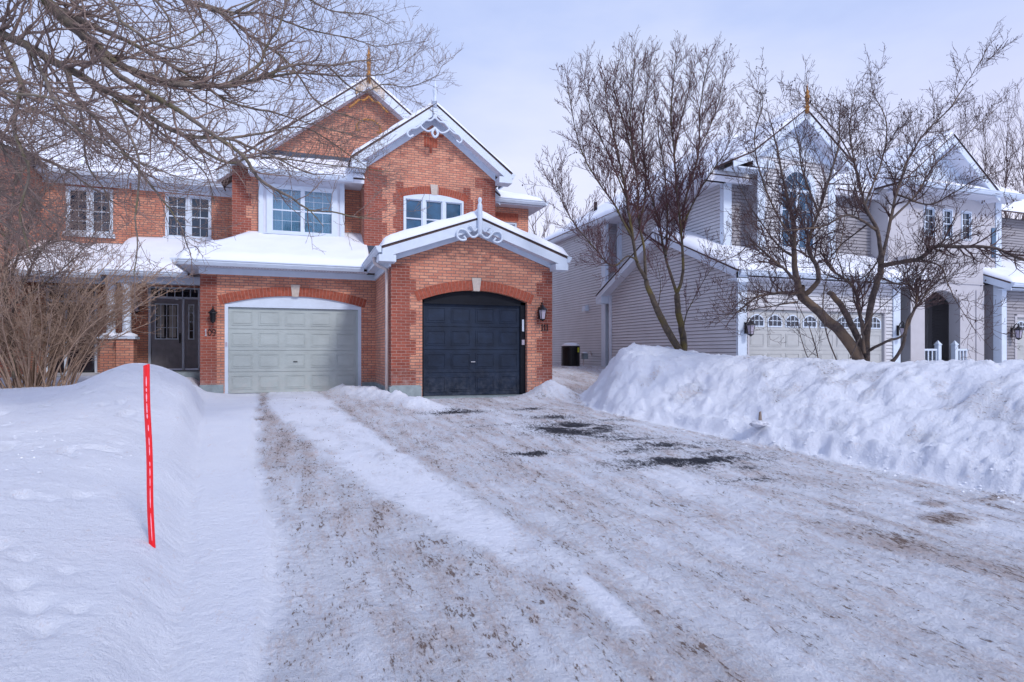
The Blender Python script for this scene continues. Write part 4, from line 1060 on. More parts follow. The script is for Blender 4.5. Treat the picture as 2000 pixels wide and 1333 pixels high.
# ================================================================== brick house at the left edge
def house_left():
    H = thing('brick_house', 'red brick house half hidden by the bare shrub at the left edge', 'house', (-6.0, 20, 0), 'red brick houses in the row')
    b = MB(); wx0, wx1 = -6.07, -4.94
    gx0, gx1 = -6.52, -5.32
    b.wall([(-6.66, .0), (gx0, .0), (gx0, 2.88), (gx1, 2.88), (gx1, .0), (-4.5, .0), (-4.5, 6.0), (-6.66, 6.0)], [[(wx0, 4.36), (wx1, 4.36), (wx1, 5.66), (wx0, 5.66)]], mp_y(19.95), .1)
    b.wall([(15.5, 0), (19.95, 0), (19.95, 6.0), (15.5, 6.0)], [[(16.4, 1.1), (17.4, 1.1), (17.4, 2.4), (16.4, 2.4)]], mp_xr(-6.66), .1)
    b.wall([(-11, 0), (-6.66, 0), (-6.66, 6.0), (-8.83, 7.6), (-11, 6.0)], [], mp_y(15.5), .1)
    b.box(-4.53, -4.49, 19.9, 19.95, 3.3, 6.0)
    b.build('wall', M['brick'], H)
    bk = MB(); bk.box(-11, -4.55, 26.9, 27, 0, 6); bk.build('back_wall', M['brick'], H)
    q = MB(); q.box(wx0 - .15, wx1 + .15, 19.945, 20, 5.68, 5.90); q.build('lintel', M['red_brick'], H)
    sash_window(H, wx0, wx1, 4.36, 5.66, 19.95, 2, fr=.07, mull=.12, grid=(2, 2), label='white twin sash window behind tree branches')
    w = MB(); w.box(-6.70, -6.66, 16.35, 17.45, 1.05, 1.12); w.box(-6.69, -6.655, 16.35, 16.42, 1.12, 2.4); w.box(-6.69, -6.655, 17.38, 17.45, 1.12, 2.4); w.box(-6.69, -6.655, 16.35, 17.45, 2.4, 2.46)
    W = w.build('window', M['white'], H); g = MB(); g.box(-6.75, -6.74, 16.4, 17.4, 1.1, 2.4); g.build('pane', M['glass'], W)
    # glazed porch front
    fr = MB(); y = 19.95
    for a in (gx0, gx0 + .42, gx1 - .06): fr.box(a, a + .06, y - .04, y + .06, .35, 2.88)
    fr.box(gx0 + .06, gx1 - .06, y - .035, y + .06, 2.82, 2.88); fr.box(gx0 + .06, gx1 - .06, y - .035, y + .06, 2.42, 2.48); fr.box(gx0 + .06, gx1 - .06, y - .035, y + .06, .35, .45)
    fr.box(gx0 + .48, gx1 - .2, y - .03, y + .05, 1.42, 1.46); fr.box(gx1 - .2, gx1 - .17, y - .03, y + .05, 1.46, 2.42)
    for i in range(1, 5): xx = gx0 + .06 + (gx1 - gx0 - .12) * i / 5; fr.box(xx - .012, xx + .012, y - .02, y + .03, 2.48, 2.82)
    F = fr.build('door_frame', M['white'], H)
    g = MB(); g.box(gx0 + .06, gx1 - .06, y + .03, y + .04, .45, 2.82); g.build('pane', M['glass_black'], F)
    s = MB(); s.box(-6.6, -4.55, 17.95, 19.95, -.1, .42); s.box(-6.3, -5.0, 17.55, 17.95, -.1, .24); s.box(-6.3, -5.0, 17.2, 17.55, -.1, .12); s.build('porch_floor', M['concrete'], H)
    s = MB(); s.box(-6.6, -4.62, 18.18, 18.36, 2.80, 3.0); s.build('porch_beam', M['white'], H)
    r = MB(); roof_slab(r, [(-6.66, 17.95, 3.05), (-4.66, 17.95, 3.05), (-4.66, 19.95, 3.95), (-6.66, 19.95, 3.95)], .05); R = r.build('porch_roof', M['shingle'], H)
    snow_sheet(R, (-6.66, 17.93, 3.05), (-4.66, 17.93, 3.05), (-4.66, 19.95, 3.95), (-6.66, 19.95, 3.95), .16, (1, 0, 0, 0), seed=45)
    gutter(H, (-6.6, 17.95, 3.04), (-4.7, 17.95, 3.04), (0, -1, 0))
    column(H, -4.50, 17.98)
    r = MB(); roof_slab(r, [(-11.4, 19.55, 6.05), (-4.5, 19.55, 6.05), (-4.5, 24.6, 8.17), (-11.4, 24.6, 8.17)], .05); R = r.build('wing_roof', M['shingle'], H)
    snow_sheet(R, (-11.4, 19.53, 6.05), (-4.5, 19.53, 6.05), (-4.5, 24.6, 8.17), (-11.4, 24.6, 8.17), .14, (1, 0, 1, 0), seed=46)
    gutter(H, (-6.6, 19.55, 6.03), (-4.5, 19.55, 6.03), (0, -1, 0))
    k = MB(); k.box(-6.6, -4.5, 19.57, 19.95, 5.88, 5.90); k.box(-6.6, -4.5, 19.91, 19.94, 5.72, 5.88); k.build('soffit', M['white'], H)
    gable_roof(H, -8.83, 7.85, 2.5, .72, 15.1, 21, 15.5, fascia=.2, snow=.14, seed=50, roofname='front_roof')
# ------------------------------------------------------------------ lapped siding
def clip_interval(poly, z):
    xs = []
    n = len(poly)
    for i in range(n):
        (a, za), (b, zb) = poly[i], poly[(i + 1) % n]
        if (za <= z < zb) or (zb <= z < za): xs.append(a + (b - a) * (z - za) / (zb - za))
    xs.sort(); return [(xs[i], xs[i + 1]) for i in range(0, len(xs) - 1, 2)]

def siding(m, poly, holes, mp, course=.102, lap=.020):
    """courses of lapped boards inside the polygon; mp(a,z,d) with d metres behind the wall plane"""
    z0 = min(p[1] for p in poly); z1 = max(p[1] for p in poly); z = z0
    e = mp(0, 0, 1); o = mp(0, 0, 0); back = Vector(e) - Vector(o)
    while z < z1 - .01:
        t = min(z + course, z1); A = clip_interval(poly, z + .003); B = clip_interval(poly, t - .003); Mi = clip_interval(poly, (z + t) / 2)
        for i, (a, b) in enumerate(Mi):
            a0, b0 = A[i] if len(A) == len(Mi) else (a, b); a1, b1 = B[i] if len(B) == len(Mi) else (a, b)
            segs = [(0.0, 1.0)]; W = b - a
            for h in holes:
                if h[2] < (z + t) / 2 < h[3]:
                    u, v = (h[0] - a) / W, (h[1] - a) / W; new = []
                    for p, q in segs:
                        if v <= p or u >= q: new.append((p, q)); continue
                        if u > p: new.append((p, u))
                        if v < q: new.append((v, q))
                    segs = new
            for p, q in segs:
                zb = z + .013
                P = [mp(a0 + (b0 - a0) * p, zb, -lap), mp(a0 + (b0 - a0) * q, zb, -lap), mp(a1 + (b1 - a1) * q, t, 0), mp(a1 + (b1 - a1) * p, t, 0),
                     mp(a0 + (b0 - a0) * p, zb, .03), mp(a0 + (b0 - a0) * q, zb, .03)]
                n = (Vector(P[1]) - Vector(P[0])).cross(Vector(P[2]) - Vector(P[0]))
                if n.dot(back) < 0: m.add(P, [(0, 1, 2, 3), (4, 5, 1, 0)])
                else: m.add(P, [(3, 2, 1, 0), (0, 1, 5, 4)])
        z = t
    return m

def arch_window_row(door, x0, x1, z0, h, y, n):
    W = (x1 - x0) / n
    for i in range(n):
        c = x0 + W * (i + .5); w = W * .70
        g = MB(); pts = [(c - w / 2, z0), (c + w / 2, z0)] + arc(c - w / 2, c + w / 2, z0 + h * .62, z0 + h, 10)
        g.xz(pts, y - .006, y - .002)
        g.build('pane', M['glass'], door)
        f = MB()
        A = arc(c - w / 2, c + w / 2, z0 + h * .62, z0 + h, 10); B = arc(c - w / 2 - .035, c + w / 2 + .035, z0 + h * .62, z0 + h + .035, 10)
        for k in range(10): f.xz([A[k], A[k + 1], B[k + 1], B[k]], y - .016, y - .001)
        f.box(c - w / 2 - .035, c - w / 2, y - .016, y - .001, z0 - .03, z0 + h * .62); f.box(c + w / 2, c + w / 2 + .035, y - .016, y - .001, z0 - .03, z0 + h * .62)
        f.box(c - w / 2, c + w / 2, y - .016, y - .001, z0 - .03, z0)
        for k in (1, 2): xx = c - w / 2 + w * k / 3; f.box(xx - .009, xx + .009, y - .014, y - .006, z0, z0 + h * .93)
        f.box(c - w / 2, c + w / 2, y - .013, y - .006, z0 + h * .46, z0 + h * .46 + .02)
        f.build('muntin', M['white'], door)

def house_grey():
    H = thing('sided_house', 'grey sided house with a wide double garage and arched gable window behind bare trees', 'house', (13.5, 12.7, 0), 'grey sided houses')
    GX0, GX1, GY = 10.8, 16.6, 12.7
    s = MB()
    # garage side wall, gable-ended
    siding(s, [(GY, .1), (19.5, .1), (19.5, 3.15), (16.1, 4.68), (GY, 3.15)], [], mp_x(GX0))
    siding(s, [(GX0, .1), (GX1, .1), (GX1, 3.15), (GX0, 3.15)], [(11.10, 16.06, 0, 2.2)], mp_y(GY))
    # two-storey body
    siding(s, [(14.1, 3.0), (19.96, 3.0), (19.96, 5.95), (14.1, 5.95)], [], mp_x(11.5))
    siding(s, [(19.96, .35), (28, .35), (28, 5.95), (19.96, 5.95)], [], mp_x(10.9))
    w0, w1 = on_plane(1523, 400, 13.6).x, on_plane(1588, 400, 13.6).x; wc = (w0 + w1) / 2
    siding(s, [(12.25, 3.4), (15.1, 3.4), (15.1, 6.5), (13.6, 7.64), (12.25, 6.62)], [(w0, w1, 4.0, 5.72)], mp_y(13.6))
    s.build('wall', M['siding'], H)
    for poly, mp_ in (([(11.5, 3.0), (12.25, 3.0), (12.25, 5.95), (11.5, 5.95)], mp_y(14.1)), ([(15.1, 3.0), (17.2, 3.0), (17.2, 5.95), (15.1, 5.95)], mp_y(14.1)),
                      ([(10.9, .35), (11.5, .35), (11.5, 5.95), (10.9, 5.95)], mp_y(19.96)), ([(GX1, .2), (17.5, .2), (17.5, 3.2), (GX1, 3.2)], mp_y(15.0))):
        s = MB(); siding(s, poly, [], mp_); s.build('recessed_wall', M['siding_dark_shaded'], H)  # darker copy of the grey siding, eave shade put into its colour
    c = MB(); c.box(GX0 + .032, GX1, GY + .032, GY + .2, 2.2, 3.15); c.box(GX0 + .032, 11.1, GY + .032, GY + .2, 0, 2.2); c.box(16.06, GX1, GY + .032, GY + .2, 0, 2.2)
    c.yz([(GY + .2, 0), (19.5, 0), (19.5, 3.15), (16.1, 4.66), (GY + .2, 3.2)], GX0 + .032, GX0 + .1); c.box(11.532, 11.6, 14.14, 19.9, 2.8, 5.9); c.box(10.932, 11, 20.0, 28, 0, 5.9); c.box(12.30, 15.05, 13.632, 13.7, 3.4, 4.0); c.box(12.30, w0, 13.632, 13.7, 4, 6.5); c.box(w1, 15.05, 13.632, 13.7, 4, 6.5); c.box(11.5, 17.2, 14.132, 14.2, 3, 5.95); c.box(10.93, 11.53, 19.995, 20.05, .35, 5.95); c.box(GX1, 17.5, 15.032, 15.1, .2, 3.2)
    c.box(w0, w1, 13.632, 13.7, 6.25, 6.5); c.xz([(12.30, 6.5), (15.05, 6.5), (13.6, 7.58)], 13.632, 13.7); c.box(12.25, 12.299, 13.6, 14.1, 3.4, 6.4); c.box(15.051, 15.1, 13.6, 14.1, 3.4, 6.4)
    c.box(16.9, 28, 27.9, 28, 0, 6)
    c.build('sheathing', M['siding_dark_shaded'], H)  # dark backing, deepens the shade in the lap gaps by colour
    # white corner boards
    for bs_ in (((GX0 - .022, GX0 + .005, GY - .025, GY + .02, .0, 3.1), (GX0 - .022, GX0 + .26, GY - .045, GY - .016, 0, 3.1)), ((16.34, 16.62, GY - .045, GY - .016, 0, 3.1),),
                ((GX0 - .03, GX0 - .015, 19.3, 19.5, .0, 3.1),), ((11.47, 11.49, 14.08, 14.22, 3.3, 5.9), (11.47, 11.75, 14.06, 14.085, 3.3, 5.9)), ((12.23, 12.5, 13.56, 13.585, 3.4, 6.2),),
                ((14.86, 15.12, 13.56, 13.585, 3.4, 6.2),), ((10.87, 10.885, 19.95, 20.25, .15, 5.9), (10.87, 11.0, 19.935, 19.951, .15, 5.9)), ((11.36, 11.50, 19.8, 19.945, 3.0, 5.9),)):
        t = MB()
        for b_ in bs_: t.box(*b_)
        t.build('corner_board', M['white'], H)
    f = MB(); f.box(10.93, 11.4, 20, 28, -.2, .37); f.box(GX0 + .02, GX1, GY + .02, 19.4, -.2, .12); f.build('foundation', M['concrete'], H)
    v = MB(); p = Vector((10.9, 21.45, 2.75)); v.box(10.80, 10.89, 21.33, 21.57, 2.66, 2.88); v.yz([(21.30, 2.66), (21.60, 2.66), (21.57, 2.86), (21.33, 2.86)], 10.72, 10.80); v.build('dryer_vent', M['white'], H)
    # garage door
    fr = MB(); fr.box(11.10, 11.16, GY - .03, GY + .1, 0, 2.16); fr.box(16.0, 16.06, GY - .03, GY + .1, 0, 2.16); fr.box(11.10, 16.06, GY - .03, GY + .1, 2.16, 2.24); fr.build('door_surround', M['stucco'], H)
    D = garage_door(H, 11.16, 16.0, .02, 2.15, GY + .05, 4, 8, 'door_cream', 'white', handle=False, label='wide cream double garage door with arched lights', arched=True)
    arch_window_row(D, 11.16, 16.0, 1.73, .28, GY + .05, 8)
    lantern('wall_lantern', 'black lantern on the white board left of the double garage door', 11.02, GY - .045, 1.68, s=1.25, glass='lampglass', group=None)
    lantern('wall_lantern', 'black lantern right of the double garage door, behind the leaning trunk', 16.5, GY - .045, 1.68, s=1.25)
    # garage roof, ridge across
    r = MB(); e0, e1 = 12.3, 19.9; zr = 4.80; k = .44; zf = zr - k * (16.1 - e0); zb = zr - k * (e1 - 16.1)
    roof_slab(r, [(10.45, e0, zf), (17.4, e0, zf), (17.4, 16.1, zr), (10.45, 16.1, zr)], .05); roof_slab(r, [(10.45, 16.1, zr), (17.4, 16.1, zr), (17.4, e1, zb), (10.45, e1, zb)], .05)
    R = r.build('garage_roof', M['shingle'], H)
    snow_sheet(R, (10.42, e0 - .03, zf), (17.4, e0 - .03, zf), (17.4, 16.1, zr), (10.42, 16.1, zr), .15, (1, 0, 0, 1), seed=61)
    snow_sheet(R, (17.4, e1, zb), (10.42, e1, zb), (10.42, 16.1, zr), (17.4, 16.1, zr), .08, (1, 1, 0, 0), seed=62)
    b = MB(); b.yz([(e0, zf - .05), (16.1, zr - .05), (16.1, zr - .25), (e0, zf - .23)], 10.45, 10.48); b.yz([(16.1, zr - .05), (e1, zb - .05), (e1, zb - .23), (16.1, zr - .25)], 10.45, 10.48)
    b.box(10.45, 10.8, e0, e0 + .03, zf - .33, zf - .06); b.box(10.45, 10.78, 12.33, 12.7, zf - .25, zf - .21); b.box(10.46, 10.80, 19.5, e1, zb - .32, zb - .05)
    b.build('bargeboard', M['white'], H)
    b = MB(); b.prism([(10.48, e0, zf - .22), (10.8, e0, zf - .22), (10.8, 16.1, zr - .22), (10.48, 16.1, zr - .22)], (0, 0, .02)); b.prism([(10.48, 16.1, zr - .22), (10.8, 16.1, zr - .22), (10.8, e1, zb - .22), (10.48, e1, zb - .22)], (0, 0, .02)); b.box(10.8, 16.6, e0 + .02, GY, zf - .2, zf - .18); b.build('soffit', M['soffit'], H)
    gutter(H, (10.5, e0, zf - .02), (16.6, e0, zf - .02), (0, -1, 0))
    # main roof
    r = MB(); X0, zE = 10.72, 6.0; q = .66; d = 5.0
    A = (X0, 13.8, zE); B = (X0, 28.3, zE); Cc = (X0 + d, 28.3 - d, zE + q * d); Dd = (X0 + d, 13.8 + d, zE + q * d); E = (20.7, 13.8, zE); Ff = (20.7, 28.3, zE)
    roof_slab(r, [A, Dd, Cc, B], .06); roof_slab(r, [A, E, Dd], .06); roof_slab(r, [E, Ff, Cc, Dd], .06); roof_slab(r, [B, Cc, Ff], .06)
    R = r.build('main_roof', M['shingle'], H)
    g = lambda x: zE + q * (x - X0)
    snow_sheet(R, (X0 + .62, 27.5, g(X0 + .62)), (X0 + .30, 14.2, g(X0 + .3)), Dd, Cc, .12, (1, 0, 0, 0), seed=63, r=.12)
    snow_sheet(R, (X0 + .05, 13.82, zE), (20.7, 13.82, zE), (X0 + d + .01, 13.8 + d, Dd[2]), Dd, .12, (1, 0, 0, 0), seed=64)
    snow_sheet(R, (20.7, 13.9, zE), (20.7, 28.3, zE), Cc, Dd, .12, (1, 0, 0, 0), seed=65)
    gutter(H, (X0, 13.7, zE - .01), (X0, 28.2, zE - .01), (-1, 0, 0))
    k2 = MB(); k2.box(X0, 11.5, 13.8, 28, zE - .14, zE - .11); k2.box(X0, X0 + .02, 13.8, 28, zE - .16, zE - .05); k2.box(X0, 20.5, 13.8, 14.1, zE - .14, zE - .11); k2.box(X0, 20.5, 13.78, 13.8, zE - .2, zE - .04); k2.build('soffit', M['soffit'], H)
    pv = MB(); pp = Vector((12.6, 24.0, g(12.6))); pv.tube([(12.6, 24, pp.z - .05), (12.6, 24, pp.z + .5)], .08, 10); pv.build('vent_pipe', M['black'], H)
    # arched-window gable
    gable_roof(H, 13.6, 7.95, 1.85, .76, 13.18, 18, 13.6, fascia=.22, snow=.12, seed=70, wallhalf=1.45, frieze=.15, roofname='gable_roof', halfL=1.85, halfR=1.75)
    fl = MB(); zz = 7.95 - .76 * 1.85
    roof_slab(fl, [(11.08, 13.18, zz - .30), (11.75, 13.18, zz), (11.75, 15, zz), (11.08, 15, zz - .30)], .05); FL = fl.build('eave_flare', M['shingle'], H)
    snow_sheet(FL, (11.06, 15, zz - .3), (11.06, 13.16, zz - .3), (11.75, 13.16, zz), (11.75, 15, zz), .12, (1, 1, 0, 0), seed=73)
    b = MB(); b.xz([(11.08, zz - .35), (11.75, zz - .05), (11.75, zz - .27), (11.08, zz - .52)], 13.18, 13.21); b.box(11.1, 12.3, 13.21, 13.6, zz - .50, zz - .46); b.box(11.75, 12.5, 13.19, 13.22, zz - .42, zz - .2); b.build('bargeboard', M['white'], H)
    tr = MB(); tr.xz([(12.2, 6.6), (15.0, 6.6), (13.6, 7.66)], 13.575, 13.587); tr.build('pediment_panel', M['white'], H)
    finial(H, 13.6, 13.14, 7.9, .72, 'wood')
    # palladian window
    w = MB(); y0, y1 = 13.55, 13.62
    w.box(w0 - .03, w0 + .05, y0, y1, 4.0, 5.72); w.box(w1 - .05, w1 + .03, y0, y1, 4.0, 5.72); w.box(w0 + .05, w1 - .05, y0, y1, 4.0, 4.07); w.box(w0 + .05, w1 - .05, y0, y1, 5.66, 5.74); w.box(wc - .06, wc + .06, y0 + .005, y1, 4.07, 5.66)
    rr = (w1 - w0) / 2; n = 16
    for i in range(n):
        a, b2 = PI * i / n, PI * (i + 1) / n
        w.xz([(wc + rr * .82 * math.cos(a), 5.74 + rr * .82 * math.sin(a)), (wc + rr * 1.12 * math.cos(a), 5.74 + rr * 1.12 * math.sin(a)), (wc + rr * 1.12 * math.cos(b2), 5.74 + rr * 1.12 * math.sin(b2)), (wc + rr * .82 * math.cos(b2), 5.74 + rr * .82 * math.sin(b2))], y0, y1)
    for i in range(1, 6):
        a = PI * i / 6; w.bar((wc, 13.56, 5.74), (wc + rr * .85 * math.cos(a), 13.56, 5.74 + rr * .85 * math.sin(a)), .012, .012)
    for a_, b_ in ((w0 + .05, wc - .06), (wc + .06, w1 - .05)):
        for k_ in (1, 2): w.box(a_, b_, 13.565, 13.575, 4.07 + 1.59 * k_ / 3 - .01, 4.07 + 1.59 * k_ / 3 + .01)
        w.box((a_ + b_) / 2 - .008, (a_ + b_) / 2 + .008, 13.566, 13.576, 4.07, 5.66)
    W = w.build('arched_window', M['white'], H)
    g2 = MB(); g2.box(w0 + .04, w1 - .04, 13.585, 13.60, 4.05, 5.7); g2.xz([(wc + rr * .9 * math.cos(PI * i / 12), 5.72 + rr * .9 * math.sin(PI * i / 12)) for i in range(13)], 13.58, 13.60); g2.build('pane', M['glass_blue'], W)
    # entry recess rail
    railing(H, 16.7, 17.4, 13.3, 1.13, n=4, posts=(0, 0))
    dd = MB(); dd.box(16.75, 16.95, 14.93, 14.98, .3, 2.2); dd.build('sidelight', M['glass_blue'], H)

def railing(H, x0, x1, y, ztop, n=5, posts=(0, 1)):
    m = MB(); m.box(x0, x1, y - .03, y + .03, ztop - .06, ztop); m.box(x0, x1, y - .025, y + .025, .22, .27)
    for i in range(n): xx = x0 + (x1 - x0) * (i + .5) / n; m.box(xx - .02, xx + .02, y - .02, y + .02, .27, ztop - .06)
    R = m.build('railing', M['white'], H)
    for k, has in enumerate(posts):
        if has:
            xx = (x0, x1)[k]; p = MB(); p.box(xx - .065, xx + .065, y - .065, y + .065, .1, ztop + .12); p.box(xx - .08, xx + .08, y - .08, y + .08, ztop + .12, ztop + .15)
            p.add([(xx - .07, y - .07, ztop + .15), (xx + .07, y - .07, ztop + .15), (xx + .07, y + .07, ztop + .15), (xx - .07, y + .07, ztop + .15), (xx, y, ztop + .27)], [(0, 1, 4), (1, 2, 4), (2, 3, 4), (3, 0, 4)]); p.build('newel_post', M['white'], R)

def house_porch():
    H = thing('sided_house', 'beige panelled house with an arched porch and white railings behind the right snow bank', 'house', (19.2, 13.0, 0), 'grey sided houses')
    WY = 13.5; PY = 13.0
    ws = [(on_plane(u0, 440, WY).x, on_plane(u1, 440, WY).x) for u0, u1 in ((1804, 1826), (1841, 1860), (1877, 1897))]
    b = MB()
    b.wall([(17.2, 3.0), (22.4, 3.0), (22.4, 6.15), (17.2, 6.15)], [[(a, 4.70), (c, 4.70), (c, 5.66), (a, 5.66)] for a, c in ws], mp_y(WY), .08)
    b.wall([(WY, 3.0), (16, 3.0), (16, 6.15), (WY, 6.15)], [], mp_x(17.2), .1)
    px0, px1 = 17.46, 20.75; ax0, ax1 = 18.10, 19.68
    b.wall([(px0, 0), (ax0, 0), (ax0, 2.60)] + arc(ax0, ax1, 2.6, 2.95)[::-1] + [(ax1, 0), (px1, 0), (px1, 3.95), (px0, 3.95)], [], mp_y(PY), .35)
    b.wall([(PY, 0), (16, 0), (16, 3.95), (PY, 3.95)], [], mp_x(px0), .2); b.wall([(PY, 0), (13.4, 0), (13.4, 3.95), (PY, 3.95)], [], mp_xr(px1), .2)
    b.box(px0 + .003, px1 - .003, PY + .003, WY - .003, 3.945, 3.97)
    # pilaster strips
    b.box(px0, px0 + .36, PY - .03, PY - .002, 0, 3.0); b.box(px1 - .36, px1, PY - .03, PY - .002, 0, 3.0); b.box(px0, px1, PY - .035, PY - .031, 3.18, 3.21)
    b.build('wall', M['stucco'], H)
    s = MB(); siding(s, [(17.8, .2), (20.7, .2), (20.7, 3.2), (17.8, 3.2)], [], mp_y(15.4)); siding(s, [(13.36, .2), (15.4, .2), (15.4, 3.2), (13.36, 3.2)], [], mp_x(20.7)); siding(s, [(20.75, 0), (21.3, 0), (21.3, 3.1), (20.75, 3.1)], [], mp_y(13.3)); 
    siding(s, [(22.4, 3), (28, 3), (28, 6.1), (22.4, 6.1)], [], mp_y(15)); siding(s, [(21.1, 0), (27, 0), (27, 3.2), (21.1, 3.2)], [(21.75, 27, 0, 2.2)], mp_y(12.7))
    s.build('siding_wall', M['siding_dark_shaded'], H)
    c = MB(); c.box(17.8, 20.9, 15.44, 15.5, 0, 3.3); c.box(20.735, 20.749, 13.4, 15.44, 0, 3.2); c.box(17.7, 20.73, 13.4, 15.44, 3.2, 3.3); c.box(22.4, 28, 15.04, 15.1, 2.9, 6.1); c.box(21.12, 27, 12.735, 12.8, 2.2, 3.2); c.box(21.12, 21.75, 12.735, 12.8, 0, 2.2); c.box(21.1, 21.12, 12.7, 13.5, 0, 3.2); c.box(20.76, 21.1, 13.335, 13.5, 0, 3.1); c.box(17.3, 28, 27.9, 28, 0, 6); c.build('sheathing', M['siding_dark_shaded'], H)
    d = MB(); d.box(18.105, 18.19, 13.36, 13.40, .3, 2.3); d.build('front_door', M['glass_blue'], H, label='blue front door inside the arched porch')
    k = MB(); k.box(18.12, 18.35, 13.3, 13.36, 2.28, 2.34); k.build('door_closer', M['white'], H)
    ia, ib = on_plane(1813, 600, 14.6).x, on_plane(1827, 600, 14.6).x
    k = MB(); k.box(ia, ib, 14.6, 14.9, .2, 3.15); k.build('inner_pilaster', M['stucco'], H)
    for a, c2 in ws: sash_window(H, a, c2, 4.70, 5.66, WY, 1, fr=.045, grid=(2, 2), sill=False, label='narrow white window, one of three above the porch')
    t = MB(); t.box(22.15, 22.42, WY - .03, WY - .002, 3.2, 6.1); t.box(21.08, 21.32, 12.66, 12.685, 0, 3.2); t.box(21.07, 21.09, 12.66, 12.9, 0, 3.2); t.build('corner_board', M['white'], H)
    w = MB(); w.box(21.95, 22.15, WY - .03, WY - .01, 4.2, 5.2); w.build('window', M['glass_blue'], H)
    # pediment gable
    gable_roof(H, 19.3, 7.85, 2.2, .76, 12.95, 22, 13.5, fascia=.22, snow=.13, seed=80, wallhalf=1.9, frieze=.12, roofname='gable_roof')
    pd = MB(); pd.xz([(17.3, 6.3), (21.3, 6.3), (19.3, 7.70)], 13.45, 13.6); pd.build('pediment_panel', M['white'], H)
    pe = MB(); roof_slab(pe, [(17.0, 12.95, 6.22), (22.6, 12.95, 6.22), (22.6, 13.5, 6.42), (17.0, 13.5, 6.42)], .04); PE = pe.build('pent_roof', M['shingle'], H)
    snow_sheet(PE, (17.0, 12.93, 6.22), (22.6, 12.93, 6.22), (22.6, 13.5, 6.42), (17.0, 13.5, 6.42), .10, (1, 1, 0, 1), seed=83, r=.15)
    gutter(H, (17.0, 12.95, 6.21), (22.6, 12.95, 6.21), (0, -1, 0)); k = MB(); k.box(17.0, 22.6, 12.97, 13.5, 6.05, 6.08); k.build('soffit', M['soffit'], H)
    # main roof to the right
    r = MB(); roof_slab(r, [(20.5, 14.5, 6.2), (29, 14.5, 6.2), (29, 19.5, 9.5), (20.5, 19.5, 9.5)], .05); R = r.build('main_roof', M['shingle'], H)
    snow_sheet(R, (20.5, 14.48, 6.2), (29, 14.48, 6.2), (29, 19.5, 9.5), (20.5, 19.5, 9.5), .13, (1, 0, 1, 0), seed=84)
    r = MB(); roof_slab(r, [(20.95, 12.3, 3.2), (27.2, 12.3, 3.2), (27.2, 15, 4.4), (20.95, 15, 4.4)], .05); R = r.build('garage_roof', M['shingle'], H)
    snow_sheet(R, (20.95, 12.28, 3.2), (27.2, 12.28, 3.2), (27.2, 15, 4.4), (20.95, 15, 4.4), .14, (1, 0, 0, 1), seed=85)
    gutter(H, (20.9, 12.3, 3.19), (27, 12.3, 3.19), (0, -1, 0)); k = MB(); k.yz([(12.3, 3.15), (15, 4.35), (15, 4.1), (12.3, 2.95)], 20.92, 20.95); k.box(20.95, 27, 12.32, 12.7, 3.0, 3.03); k.build('bargeboard', M['white'], H)
    D = garage_door(H, 21.85, 26.6, .02, 2.15, 12.75, 4, 8, 'door_cream', 'white', handle=False, arched=True, label='cream garage door cut by the right edge'); arch_window_row(D, 21.85, 26.6, 1.73, .28, 12.75, 8)
    fr = MB(); fr.box(21.75, 21.85, 12.67, 12.8, 0, 2.2); fr.box(21.85, 26.7, 12.67, 12.8, 2.15, 2.25); fr.build('door_surround', M['stucco'], H)
    lantern('wall_lantern', 'black lantern at the right edge beside the far cream garage door', 21.6, 12.69, 1.68, s=1.35)
    railing(H, 18.12, 18.82, 13.1, 1.13, n=4, posts=(0, 1)); railing(H, 19.35, 19.95, 12.95, 1.13, n=4, posts=(1, 0))
    fl = MB(); fl.box(17.5, 20.7, 13.05, 15.2, -.1, .28); fl.build('porch_floor', M['concrete'], H)
    # tool leaning in the porch
    T = thing('snow_shovel', 'dark handled shovel with a red grip leaning inside the arched porch', 'shovel', (18.9, 15.0, .3))
    m = MB(); m.tube([(18.75, 14.7, .55), (19.1, 15.12, 1.45)], .018, 8); m.build('handle', M['black'], T)
    m = MB(); m.tube([(19.1, 15.12, 1.45), (19.0, 15.12, 1.55), (19.2, 15.12, 1.6), (19.1, 15.12, 1.45)], .02, 8); m.build('grip', M['grip'], T)
    m = MB(); m.xz([(18.55, .28), (18.9, .28), (18.86, .62), (18.6, .62)], 14.66, 14.70); m.build('blade', M['grip'], T)

